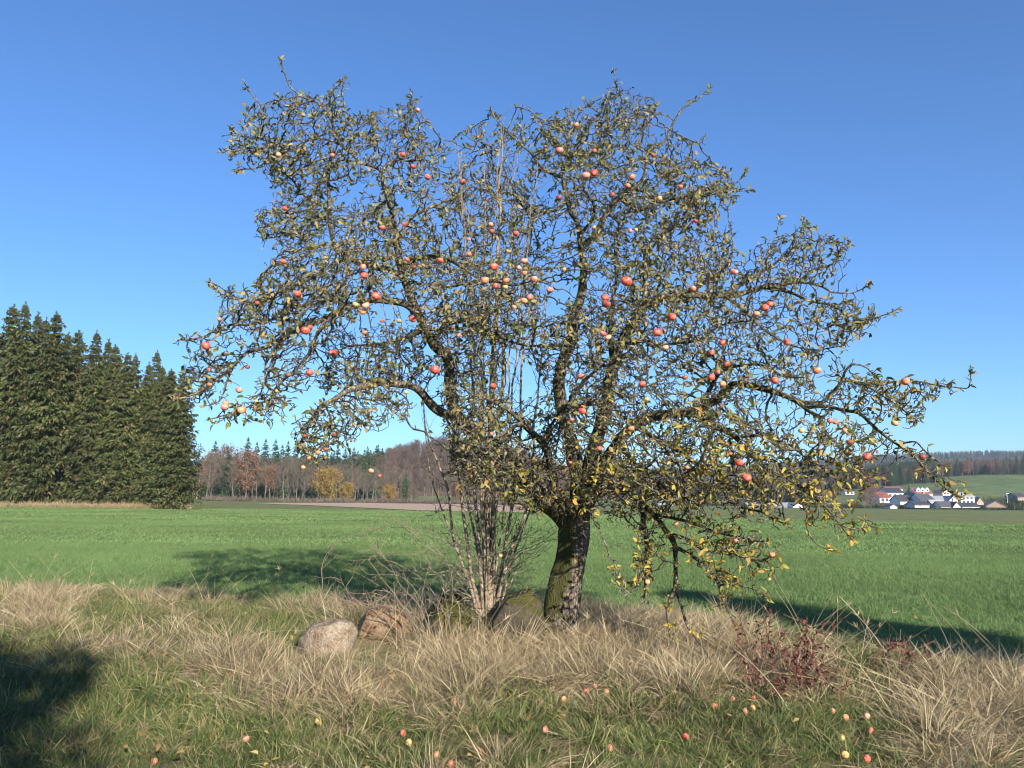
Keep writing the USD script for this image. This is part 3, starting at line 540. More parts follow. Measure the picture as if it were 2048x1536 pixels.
# ------------------------------------------------------------------ apples: place in the photograph, radius in its pixels, colour, label
HANG = [
 (412, 692, 9.5, 'red', 'big pink apple at the far left tip of the tree, against the sky'), (439, 639, 5, 'peach', 'tiny pale apple above the big pink one at the left tip'),
 (611, 661, 10, 'red', 'large orange red apple on the left side, hanging before open sky'), (620, 655, 6, 'red', 'small red apple peeping out behind the large orange red one on the left'),
 (667, 706, 9, 'pink', 'pink and green apple with leaves beside it, right of the large orange red one'), (619, 745, 7.5, 'red', 'orange red apple alone in the sky gap of the left side'),
 (495, 734, 5, 'brown', 'shaded brown apple under the lower left bough'), (577, 750, 5, 'brown', 'dark round shrivelled apple in the left sky gap'),
 (478, 780, 7.5, 'pink', 'pink apple near the left end of the lowest left twigs'), (449, 815, 8, 'pink', 'pink apple of the touching pair at the lowest left tip'), (452, 806, 7, 'peach', 'pale apple behind the pink one at the lowest left tip'),
 (484, 820, 9, 'peach', 'peach coloured apple right of the touching pair at the lowest left tip'), (419, 769, 5, 'peach', 'small peach apple low on the left bough'), (418, 741, 5, 'pink', 'small pink apple between leaves at the left bough end'),
 (566, 523, 7, 'red', 'red apple half covered by leaves at the upper rim of the left bough'), (595, 588, 8, 'red', 'bright red apple among olive leaves in the left bough'), (514, 606, 5, 'red', 'small dark pink apple behind a pale leaf at the left'),
 (726, 534, 7, 'pink', 'upper pink apple of the pair at the end of the pale branch stub'), (728, 551, 8, 'red', 'lower red apple of the pair at the end of the pale branch stub'),
 (752, 592, 9.5, 'red', 'glossy pink red apple below the thick left limb'), (732, 611, 8.5, 'pink', 'pale pink apple left below the glossy one at the thick left limb'), (726, 624, 7, 'peach', 'peach apple touching the pale pink one from below'), (711, 609, 7, 'yellow', 'yellow apple touching the pale pink one on its left'),
 (729, 665, 6, 'peach', 'peach apple under the yellowish leaves left of the main left limb'), (512, 802, 4, 'yellow', 'tiny pale apple in the lowest left twigs'), (553, 782, 3.5, 'yellow', 'tiny yellowish apple hanging in the left sky gap twigs'),
 (557, 310, 6, 'peach', 'orange apple in the upper left crown, half behind a limb'), (665, 311, 6, 'pink', 'pink apple in the upper left crown by the upright limb'), (569, 417, 6, 'red', 'dark red apple in the tangle left of the upright dark limb'),
 (805, 309, 6, 'red', 'red apple on the dark crook of the upper left limb'), (826, 333, 5.5, 'red', 'bright pink red apple under the crook of the upper left limb'), (855, 354, 7, 'pink', 'pale pink apple right below the crook of the upper left limb'), (925, 364, 7, 'brown', 'dark red apple on an upright twig in the upper middle'),
 (765, 456, 6.5, 'red', 'red apple left of the upright left limb at half height'), (809, 449, 5, 'red', 'small red apple right of the upright left limb at half height'), (814, 519, 6, 'red', 'red apple at the root of the dark side limb'), (880, 521, 7, 'red', 'crimson apple at the end of the dark side limb'), (828, 534, 5, 'brown', 'dull red apple under the dark side limb'), (835, 220, 5, 'pink', 'pink apple high at the upper left top'),
 (981, 449, 5.5, 'peach', 'peach apple high in the middle above the cluster'), (983, 463, 6, 'brown', 'dark brown apple under the peach one high in the middle'), (1032, 467, 6, 'red', 'pink red apple in the sky gap of the upper middle'), (937, 479, 5, 'peach', 'small peach apple in dense leaves of the upper middle'), (938, 509, 6, 'peach', 'orange apple above the middle cluster'),
 (988, 534, 9, 'red', 'big red apple at the top left of the middle cluster'), (1049, 522, 8, 'pink', 'pink apple with a pale side at the top right of the middle cluster'), (970, 561, 8.5, 'peach', 'peach orange apple at the left end of the middle cluster'), (1012, 561, 7, 'peach', 'orange apple in the centre of the middle cluster'), (1010, 574, 6.5, 'yellow', 'pale yellow apple below the orange one in the middle cluster'), (992, 572, 7, 'red', 'crimson apple between the peach and the pale one in the middle cluster'), (1068, 558, 8, 'pink', 'pink apple at the right end of the middle cluster'), (1049, 546, 6, 'peach', 'peach apple half hidden on the right of the middle cluster'), (1038, 536, 5.5, 'pink', 'small pink apple between leaves right in the middle cluster'),
 (798, 642, 5.5, 'yellow', 'lemon yellow apple beside the main left limb'), (825, 638, 8, 'red', 'red apple right of the lemon yellow one'), (764, 642, 5, 'red', 'small red apple left of the lemon yellow one'), (870, 740, 10, 'red', 'large pink red apple hanging in front of the left main limb'), (918, 671, 5, 'peach', 'small orange apple at the bare shrub stems, upper part'), (986, 772, 7, 'red', 'red apple in front of the bare shrub stems'), (812, 785, 5, 'yellow', 'greenish yellow apple under the arched lower left limb'),
 (1060, 595, 7, 'pink', 'pink apple of the pair below the middle cluster, right one'), (1048, 602, 7.5, 'peach', 'peach apple of the pair below the middle cluster, left one'), (1028, 614, 5.5, 'pink', 'small pink apple left below the pair under the middle cluster'), (983, 868, 4.5, 'peach', 'small orange apple low in the middle before the dark stems'), (1100, 580, 7.5, 'pink', 'pink apple with a leaf over it, between middle cluster and right half'),
 (1153, 250, 6, 'peach', 'orange apple at the top of the right crown'), (1119, 301, 9, 'pink', 'large dull pink apple high at the left of the right crown'), (1189, 302, 5, 'red', 'small red apple behind leaves in the top right crown'), (1172, 351, 9, 'pink', 'big pink apple of the touching pair in the upper right crown'), (1188, 346, 8, 'red', 'crimson apple of the touching pair in the upper right crown'), (1264, 355, 7, 'peach', 'cream and red apple by the dark fork of the upper right crown'), (1255, 372, 6.5, 'red', 'red apple right below the cream and red one'), (1224, 390, 6.5, 'brown', 'brownish apple on the dark limb of the upper right crown'), (1118, 396, 6.5, 'brown', 'shaded orange brown apple left of the dark upright limb'), (1307, 311, 6, 'brown', 'dark red apple at the upper right rim under the long shoot'), (1361, 374, 5.5, 'red', 'small red apple in the right end of the upper crown'), (1319, 397, 6, 'peach', 'orange apple below the right end of the upper crown'), (1391, 442, 5.5, 'red', 'small red apple at the right rim, half height'), (1188, 455, 5, 'peach', 'small peach apple in the fork of the upright right limb'), (1260, 462, 5, 'pink', 'small pink apple beside a big pale leaf in the right crown'), (1272, 460, 4.5, 'yellow', 'small yellow apple touching the small pink one beside the big pale leaf'),
 (1128, 539, 5, 'peach', 'small peach apple among bare twigs left of the right limb'), (1253, 563, 12, 'red', 'biggest apple of the tree, bright red, right of the middle'), (1210, 595, 9, 'red', 'upper orange red apple of the dark pair left below the biggest apple'), (1212, 608, 10, 'brown', 'lower shaded apple of the dark pair left below the biggest apple'), (1386, 577, 7, 'pink', 'pink apple with a green leaf in the right crown'), (1344, 634, 9, 'red', 'pink red apple with a green leaf under it'), (1206, 667, 7, 'pink', 'left apple of the pale pink pair in the centre right'), (1216, 675, 7, 'pink', 'right apple of the pale pink pair in the centre right'), (1315, 665, 10, 'red', 'large crimson apple partly behind brown leaves, centre right'), (1331, 695, 7, 'pink', 'pale pink apple below the large crimson one'), (1423, 705, 7, 'red', 'pink red apple against the sky gap at the right'), (1444, 685, 7, 'red', 'red apple up right of the one in the sky gap'), (1453, 729, 8, 'brown', 'deep red shaded apple on the arched right branch'), (1423, 755, 8, 'red', 'red apple under the arched right branch'), (1436, 744, 5, 'pink', 'small pink apple right above the red one at the arched branch'), (1445, 768, 7, 'peach', 'peach apple at the thick end of the arched right branch'), (1370, 755, 6.5, 'brown', 'dark round apple in the shade of the right crown'), (1284, 768, 8, 'red', 'crimson apple in the middle of the right crown'), (1163, 753, 8, 'pink', 'pink apple beside a bright green leaf, right of the bare stems'), (1164, 822, 8, 'red', 'red apple over a yellow leaf, lower middle'), (1293, 799, 5.5, 'yellow', 'small cream apple above the grey horizontal limb'), (1144, 839, 5, 'pink', 'small pink apple left below the one over the yellow leaf'), (1199, 897, 6.5, 'red', 'crimson apple low in front of the right trunk fork'), (1262, 857, 6.5, 'peach', 'orange apple above yellow leaves in the lower right mass'),
 (1468, 544, 8, 'pink', 'pink and green apple at the upper edge of the right side'), (1530, 616, 8, 'red', 'left apple of the red pair on the long right bough'), (1540, 608, 6.5, 'red', 'right apple of the red pair on the long right bough'), (1513, 628, 7, 'peach', 'peach apple left below the red pair on the right bough'), (1574, 684, 7.5, 'red', 'red apple alone in the airy right part'), (1634, 741, 9, 'peach', 'peach and red apple with curled leaves at the right'), (1550, 761, 8, 'red', 'red apple above the thick dark right limb'), (1811, 763, 9, 'peach', 'orange apple on the outermost right bough'), (1603, 861, 6.5, 'yellow', 'cream coloured apple at the right edge of the twig tangle'), (1660, 841, 6.5, 'pink', 'left pink apple of the pair on the drooping right bough'), (1671, 844, 6.5, 'red', 'right red apple of the pair on the drooping right bough'), (1689, 861, 5.5, 'peach', 'small orange apple right below the pair on the drooping bough'), (1699, 884, 6.5, 'brown', 'brownish apple hanging on the drooping right bough'), (1734, 913, 9, 'red', 'round red apple hanging low at the right before the sky'), (1845, 914, 7.5, 'brown', 'dark red apple near the tip of the lowest right bough'), (1790, 846, 8, 'yellow', 'yellow orange apple with a curled leaf on top at the far right'), (1479, 926, 8, 'red', 'red apple above the roofs in the lower right'), (1493, 955, 10, 'red', 'broad pink red apple just above the distant farm hall'), (1353, 1048, 6, 'peach', 'peach apple where the hanging limbs begin'), (1471, 1081, 4.5, 'pink', 'tiny pink apple in the hanging branches before the green field'), (1544, 1109, 6, 'peach', 'peach apple at the right tip of the hanging branches'), (1295, 1164, 5.5, 'peach', 'orange apple at the end of the left hanging stub'), (1374, 935, 4.5, 'peach', 'small orange apple deep in the lower right mass'), (1461, 907, 4, 'red', 'tiny red apple up left of the one above the roofs'), (1140, 928, 7, 'brown', 'dark red apple in the shade above the trunk fork'),
 (636, 905, 5.5, 'peach', 'peach apple at the bottom of the arched lower left limb'), (650, 898, 5, 'brown', 'brown apple touching the peach one at the arched limb'), (668, 868, 4.5, 'brown', 'dark apple above the two at the end of the arched limb'), (609, 872, 5, 'brown', 'brown apple in the dark twigs of the arched lower left limb'), (607, 934, 5, 'yellow', 'yellow apple on the lowest hanging twig of the left side'), (618, 916, 4.5, 'peach', 'pale peach apple just above the yellow one on the lowest left twig'), (742, 942, 6, 'peach', 'peach apple in front of the bare wood, left of the shrub'), (759, 952, 4.5, 'brown', 'small brown orange apple beside the peach one before the bare wood'), (1001, 1111, 4, 'peach', 'tiny orange apple between the bare shrub stems near the ground')]
FALLEN = [(806, 1466, 7, 'red', 'red fallen apple at the foot of the front straw tuft'), (818, 1485, 6, 'yellow', 'yellow fallen apple just below the red one in front'), (961, 1502, 7, 'red', 'red fallen apple at the bottom middle'), (873, 1509, 6, 'peach', 'orange fallen apple at the bottom left of the middle'), (902, 1528, 7, 'brown', 'brown rotting apple at the lower rim of the photo'),
 (1172, 1382, 6.5, 'red', 'left one of the fallen red pair in the straw'), (1190, 1373, 6.5, 'pink', 'right one of the fallen pink pair in the straw'), (1127, 1398, 7, 'peach', 'pale orange fallen apple sunk in the straw'), (1213, 1384, 5, 'peach', 'small peach windfall right of the fallen pair'), (1090, 1459, 8, 'pink', 'faded pink windfall in green grass, bottom middle'), (1371, 1473, 7.5, 'red', 'shiny red windfall in the grass, bottom right of the middle'), (1220, 1496, 6, 'peach', 'peach windfall low in the middle'), (907, 1403, 6, 'red', 'dark red windfall under the straw tuft'), (636, 1442, 8, 'yellow', 'pale orange windfall in front of the pale boulder'), (492, 1478, 7, 'pink', 'pink windfall in the grass at the lower left'), (309, 1523, 7, 'peach', 'lone peach windfall at the bottom left'),
 (1508, 1397, 7.5, 'red', 'bright red windfall before the red leaved shrub'), (1505, 1416, 6.5, 'yellow', 'yellow windfall just below the bright red one'), (1566, 1419, 6.5, 'red', 'red windfall right of the red and yellow two'), (1665, 1422, 6, 'peach', 'small orange windfall at the right, before dry stalks'), (1691, 1435, 7.5, 'peach', 'big peach windfall at the right'), (1741, 1461, 7, 'red', 'pinkish red windfall right below the big peach one'), (1734, 1517, 8, 'red', 'red windfall at the bottom right rim'), (1599, 1319, 6, 'peach', 'peach coloured windfall held up in the red leaved shrub'), (1490, 1422, 6, 'peach', 'orange windfall left of the yellow one'), (1429, 1412, 5.5, 'peach', 'small orange windfall in the straw right of the middle'), (1683, 1476, 6.5, 'yellow', 'yellow green windfall at the lower right'), (1690, 1509, 7, 'yellow', 'pale halved windfall at the lower right'), (1464, 1398, 6, 'pink', 'pink windfall left of the bright red one'), (1734, 1432, 6, 'pink', 'pink windfall right of the big peach one')]
# ------------------------------------------------------------------ the apple tree
rng = np.random.default_rng(11)
def spline(P, step):
    P = np.asarray(P, float); d = np.r_[0, np.cumsum(np.linalg.norm(np.diff(P, axis=0), axis=1))]
    n = max(3, int(d[-1] / step) + 1); s = np.linspace(0, d[-1], n)
    from scipy.interpolate import PchipInterpolator
    return PchipInterpolator(d, P)(s), s / d[-1]
LIMBS = {}
def limb(name, parent, px, Yend, r0, r1, rr=None, gnarl=0.018):
    """A limb traced in the photograph: picture points, run from its parent's depth to Yend."""
    px = np.array(px, float)
    if parent:
        pp = LIMBS[parent]; u, w = project(pp['p']); k = int(np.argmin((u - px[0, 0]) ** 2 + (w - px[0, 1]) ** 2))
        Y0 = pp['p'][k, 1]; r0 = min(r0, pp['r'][k] * 0.95)
    else: Y0 = 8.4
    d = np.r_[0, np.cumsum(np.linalg.norm(np.diff(px, axis=0), axis=1))]; d /= d[-1]
    P = at(px[:, 0], px[:, 1], Y0 + (Yend - Y0) * d ** 0.9)
    if parent: P = np.vstack([pp['p'][k], P[1:]])
    p, s = spline(P, 0.05)
    if parent and gnarl:
        q = np.stack([meshkit.fbm(p * 2.6, 3, 40 + j + len(LIMBS)) for j in range(3)], -1) - 0.5
        p = p + q * gnarl * 3.2 * np.minimum(1, np.minimum(s, 1.0) * 8)[:, None]
    r = np.interp(s, d, rr) if rr is not None else r0 + (r1 - r0) * s ** 0.8
    LIMBS[name] = dict(p=p, r=r, parent=parent, k=k if parent else -1)
limb('trunk', None, [(1110, 1315), (1116, 1285), (1124, 1240), (1132, 1180), (1143, 1120), (1150, 1070), (1150, 1030)], 8.4, 0, 0, rr=[.25, .21, .18, .17, .162, .16, .14])
for a in [
 ('L1', 'trunk', [(1146, 1058), (1110, 1022), (1068, 979), (1010, 925), (955, 872), (915, 835), (902, 800), (898, 722), (867, 686), (850, 655), (830, 618), (812, 566), (800, 530), (794, 490), (790, 450), (776, 400), (765, 368), (766, 345)], 8.8, .11, .022),
 ('LB', 'L1', [(915, 835), (882, 822), (861, 804), (848, 788), (830, 774), (804, 766), (747, 766), (731, 771), (697, 781), (676, 797), (652, 810), (630, 830), (615, 860), (605, 895)], 7.3, .06, .011),
 ('LA', 'L1', [(766, 345), (742, 332), (725, 328), (699, 302), (678, 289), (663, 242), (645, 214), (621, 200), (600, 190), (582, 175), (569, 146), (559, 118)], 8.3, .036, .007),
 ('LA2', 'LA', [(678, 289), (652, 279), (621, 280), (598, 289), (574, 302), (548, 310), (510, 335), (472, 338)], 7.9, .024, .006),
 ('LA2b', 'LA2', [(574, 302), (561, 292), (533, 279), (501, 276), (463, 261)], 7.8, .013, .005),
 ('LA2c', 'LA2', [(548, 310), (520, 300), (480, 300), (440, 302)], 7.8, .012, .005),
 ('LA3', 'LA', [(600, 190), (586, 195), (566, 199), (538, 204), (520, 208), (507, 195), (494, 177), (488, 164)], 8.1, .013, .005),
 ('LA4', 'LA', [(663, 242), (664, 216), (660, 190), (676, 172), (688, 156)], 8.6, .013, .005),
 ('LA5', 'LA', [(742, 332), (752, 315), (748, 270), (747, 228)], 8.9, .014, .005),
 ('LR1', 'L1', [(766, 345), (775, 328), (804, 315), (822, 298), (835, 268), (842, 242), (860, 250)], 9.0, .032, .008),
 ('LR1b', 'LR1', [(804, 315), (840, 320), (858, 300)], 8.8, .022, .008),
 ('LR2', 'LR1', [(822, 295), (815, 250), (822, 221), (822, 182)], 9.2, .015, .005),
 ('LV', 'L1', [(812, 566), (790, 545), (760, 538), (727, 530), (695, 515), (673, 500), (663, 474), (659, 440), (658, 372), (659, 341), (663, 307)], 8.5, .048, .014),
 ('LV1', 'LV', [(658, 425), (652, 417), (632, 404), (606, 388), (590, 367), (574, 352), (550, 340)], 8.0, .02, .006),
 ('LV2', 'LV', [(659, 440), (650, 437), (634, 432), (624, 424), (606, 422), (580, 427), (545, 425)], 7.9, .02, .006),
 ('LV3', 'LV2', [(634, 432), (622, 447), (600, 465), (560, 470), (525, 479)], 7.8, .013, .005),
 ('LL1', 'L1', [(835, 630), (800, 606), (760, 600), (705, 609), (676, 620), (655, 632), (620, 650), (574, 669), (533, 695), (496, 705), (470, 729), (452, 747), (418, 771), (387, 789), (345, 797)], 7.0, .05, .007),
 ('LL2', 'LL1', [(655, 632), (634, 672), (621, 700), (595, 737), (560, 770), (538, 802), (510, 812), (480, 822), (424, 838)], 6.9, .022, .005),
 ('LL3', 'LL1', [(574, 669), (553, 698), (538, 721), (528, 762)], 6.9, .018, .006),
 ('LL4', 'LV', [(695, 515), (640, 545), (590, 570), (540, 590), (496, 607), (465, 594), (441, 575), (424, 566)], 7.3, .026, .005),
 ('LL5', 'LL1', [(620, 650), (560, 640), (500, 650), (455, 651), (392, 677), (358, 681)], 6.9, .018, .005),
 ('LL6', 'LL1', [(705, 609), (660, 600), (610, 610), (560, 605), (520, 560)], 7.6, .02, .006),
 ('LL7', 'LL1', [(470, 729), (455, 766), (440, 800), (418, 812)], 6.9, .012, .005),
 ('LC', 'L1', [(800, 530), (835, 518), (866, 513), (887, 518), (930, 540), (970, 560), (1005, 565)], 7.5, .036, .008),
 ('LC2', 'L1', [(794, 490), (830, 430), (870, 410), (920, 390), (960, 360), (985, 300)], 9.3, .025, .006),
 ('LC3', 'L1', [(867, 686), (890, 650), (930, 640), (960, 655), (999, 668), (1038, 686), (1075, 690)], 7.9, .03, .01),
 ('LC4', 'L1', [(776, 400), (745, 425), (715, 450), (690, 440)], 9.2, .02, .008),
 ('LC5', 'L1', [(850, 655), (800, 680), (750, 690), (700, 690), (660, 730)], 9.2, .025, .007),
 ('CX', 'trunk', [(1150, 1032), (1108, 965), (1090, 900), (1045, 845), (1010, 812), (985, 800), (950, 790)], 7.9, .06, .016),
 ('CX2', 'CX', [(1090, 895), (1095, 860), (1118, 828), (1140, 800)], 7.3, .024, .01),
 ('CX3', 'CX', [(1045, 845), (1000, 870), (950, 890), (905, 905)], 7.4, .022, .008),
 ('R1', 'trunk', [(1150, 1040), (1156, 1000), (1155, 976), (1150, 920), (1132, 850), (1121, 790), (1125, 729), (1138, 690), (1150, 640), (1165, 580), (1168, 520), (1164, 485), (1156, 448), (1143, 425), (1133, 393), (1126, 354), (1130, 331), (1148, 313), (1165, 285), (1155, 250)], 8.6, .10, .011),
 ('R1b', 'R1', [(1168, 500), (1195, 458), (1214, 422), (1237, 396), (1268, 375), (1289, 349), (1294, 302), (1310, 292), (1326, 284), (1346, 245), (1365, 216), (1398, 195), (1419, 176)], 8.3, .044, .006),
 ('R1b2', 'R1b', [(1268, 375), (1305, 380), (1320, 360), (1350, 340), (1400, 330), (1450, 348)], 8.1, .02, .005),
 ('R1b3', 'R1b', [(1336, 263), (1360, 271), (1380, 281), (1401, 287), (1407, 274)], 8.2, .009, .004),
 ('R1b4', 'R1b', [(1237, 396), (1280, 420), (1340, 400), (1400, 395), (1450, 385), (1502, 381)], 7.9, .018, .005),
 ('R1b5', 'R1b4', [(1450, 385), (1475, 360), (1490, 340)], 7.9, .008, .004),
 ('R1c', 'R1', [(1172, 470), (1188, 417), (1174, 391), (1164, 370), (1180, 345), (1200, 325)], 8.0, .024, .007),
 ('R1e', 'R1', [(1148, 313), (1190, 300), (1216, 266), (1227, 248), (1268, 235), (1289, 229), (1312, 213)], 8.8, .022, .005),
 ('R1f', 'R1e', [(1216, 266), (1218, 224), (1214, 198), (1227, 172), (1227, 138)], 8.9, .011, .004),
 ('R1g', 'R1', [(1130, 400), (1110, 420), (1086, 425), (1050, 400), (1020, 385)], 8.9, .018, .006),
 ('R1h', 'R1', [(1126, 354), (1090, 340), (1055, 300), (1020, 268), (990, 235), (983, 220)], 8.9, .02, .005),
 ('R1i', 'R1', [(1148, 313), (1110, 280), (1085, 260), (1075, 235), (1035, 215)], 9.3, .018, .005),
 ('R2', 'trunk', [(1152, 1040), (1173, 1015), (1178, 980), (1186, 920), (1200, 850), (1215, 790), (1227, 734), (1240, 690), (1263, 651), (1287, 612), (1312, 599), (1372, 591), (1445, 592), (1490, 585), (1525, 575), (1568, 568), (1596, 564), (1627, 540), (1663, 529), (1680, 508), (1700, 484)], 7.9, .10, .006),
 ('R2b', 'R2', [(1596, 564), (1638, 571), (1666, 585), (1701, 585), (1736, 570)], 7.7, .015, .005),
 ('R2c', 'R2', [(1525, 575), (1568, 582), (1596, 592), (1620, 603), (1666, 613), (1694, 631), (1736, 641), (1765, 631), (1792, 618)], 7.5, .024, .005),
 ('R2d', 'R2', [(1445, 592), (1490, 561), (1543, 532), (1568, 511), (1589, 490), (1603, 466), (1608, 436)], 8.3, .022, .004),
 ('R2e', 'R2d', [(1530, 538), (1535, 510), (1540, 497), (1554, 462), (1561, 432)], 8.4, .01, .004),
 ('R2f', 'R2', [(1227, 734), (1222, 690), (1225, 600), (1232, 540), (1229, 485), (1237, 448), (1227, 435), (1214, 422)], 9.2, .034, .01),
 ('R2g', 'R2', [(1287, 612), (1290, 560), (1290, 520), (1330, 470), (1370, 430), (1395, 408)], 8.6, .03, .007),
 ('R2h', 'R2', [(1372, 591), (1410, 560), (1440, 540), (1465, 500), (1462, 452)], 8.6, .018, .004),
 ('R2i', 'R2', [(1445, 592), (1490, 620), (1530, 660), (1580, 690), (1640, 700), (1690, 690)], 7.3, .02, .005),
 ('R2j', 'R2', [(1240, 690), (1280, 680), (1330, 690), (1390, 680), (1440, 650), (1500, 640)], 7.4, .026, .007),
 ('R4', 'trunk', [(1150, 1036), (1178, 1000), (1203, 940), (1240, 880), (1270, 850), (1303, 836), (1331, 830), (1375, 828), (1403, 814), (1434, 796), (1448, 782), (1473, 768), (1515, 775), (1550, 786), (1589, 800), (1617, 818), (1640, 835)], 7.1, .085, .02),
 ('R4a', 'R4', [(1589, 800), (1641, 807), (1666, 782), (1690, 758), (1719, 768), (1772, 766), (1807, 763), (1842, 763), (1877, 772), (1905, 775), (1935, 778), (1942, 748)], 6.8, .026, .004),
 ('R4b', 'R4', [(1617, 818), (1652, 812), (1687, 821), (1712, 824), (1743, 849), (1772, 874), (1803, 895), (1835, 919), (1856, 944), (1880, 965), (1920, 993)], 6.5, .022, .005),
 ('R4c', 'R4a', [(1687, 758), (1701, 729), (1726, 736), (1746, 756)], 6.9, .014, .005),
 ('R4d', 'R4', [(1640, 835), (1650, 862), (1673, 888), (1690, 920), (1722, 952)], 6.8, .018, .006),
 ('R4e', 'R4a', [(1719, 768), (1760, 790), (1800, 814), (1835, 840)], 6.7, .012, .005),
 ('R4f', 'R4b', [(1803, 895), (1830, 885), (1850, 905), (1890, 935)], 6.4, .01, .004),
 ('R3', 'R4', [(1403, 814), (1420, 780), (1441, 747), (1473, 733), (1508, 729), (1536, 736), (1561, 750), (1605, 755)], 7.0, .026, .007),
 ('R3b', 'R3', [(1580, 752), (1620, 710), (1650, 690), (1690, 660)], 7.0, .01, .004),
 ('R5', 'R4', [(1375, 828), (1420, 845), (1466, 870), (1506, 914), (1544, 924), (1575, 949), (1606, 980), (1660, 1025), (1684, 1052), (1705, 1076)], 6.4, .03, .005),
 ('R5b', 'R5', [(1466, 870), (1520, 870), (1580, 890), (1630, 930), (1690, 965)], 6.4, .017, .005),
 ('R5c', 'R5', [(1606, 980), (1612, 1020), (1616, 1058), (1628, 1083), (1668, 1103)], 6.4, .01, .004),
 ('R5d', 'R5', [(1684, 1050), (1710, 1055), (1738, 1050)], 6.4, .008, .004),
 ('R6', 'R4', [(1270, 850), (1320, 880), (1370, 910), (1410, 940), (1444, 967), (1462, 1005), (1490, 1017), (1525, 1024), (1544, 1036), (1574, 1050)], 6.5, .03, .006),
 ('R7', 'R4', [(1240, 880), (1260, 920), (1300, 950), (1340, 985), (1380, 1000)], 6.9, .026, .008),
 ('D0', 'R4', [(1180, 995), (1215, 985), (1250, 988), (1284, 1008), (1309, 1030), (1334, 1061), (1350, 1086), (1350, 1118), (1350, 1149), (1350, 1174), (1338, 1205), (1334, 1224), (1338, 1262), (1342, 1292)], 7.2, .05, .014, [.04, .034, .03, .028, .025, .024, .026, .022, .021, .022, .019, .014, .009, .006]),
 ('D1', 'D0', [(1284, 1008), (1287, 1055), (1294, 1083), (1297, 1111), (1297, 1140), (1294, 1168), (1290, 1200)], 7.2, .03, .012, [.028, .028, .026, .028, .036, .03, .008]),
 ('D2', 'D0', [(1350, 1174), (1356, 1196), (1369, 1233), (1381, 1262), (1404, 1292), (1424, 1322)], 7.0, .015, .007),
 ('D3', 'D0', [(1350, 1092), (1375, 1105), (1400, 1124), (1437, 1171), (1450, 1205), (1463, 1234)], 6.8, .02, .008),
 ('D4', 'D0', [(1340, 1070), (1375, 1080), (1412, 1102), (1460, 1110), (1510, 1120), (1552, 1108)], 6.7, .018, .006),
 ('D5', 'D0', [(1309, 1030), (1370, 1040), (1420, 1060), (1470, 1070), (1535, 1085)], 6.7, .018, .006),
 ('D6', 'D1', [(1297, 1150), (1270, 1175), (1245, 1192)], 7.0, .012, .006),
 ('D7', 'D3', [(1437, 1171), (1480, 1170), (1515, 1180), (1530, 1195)], 6.7, .01, .005),
]: limb(*a)

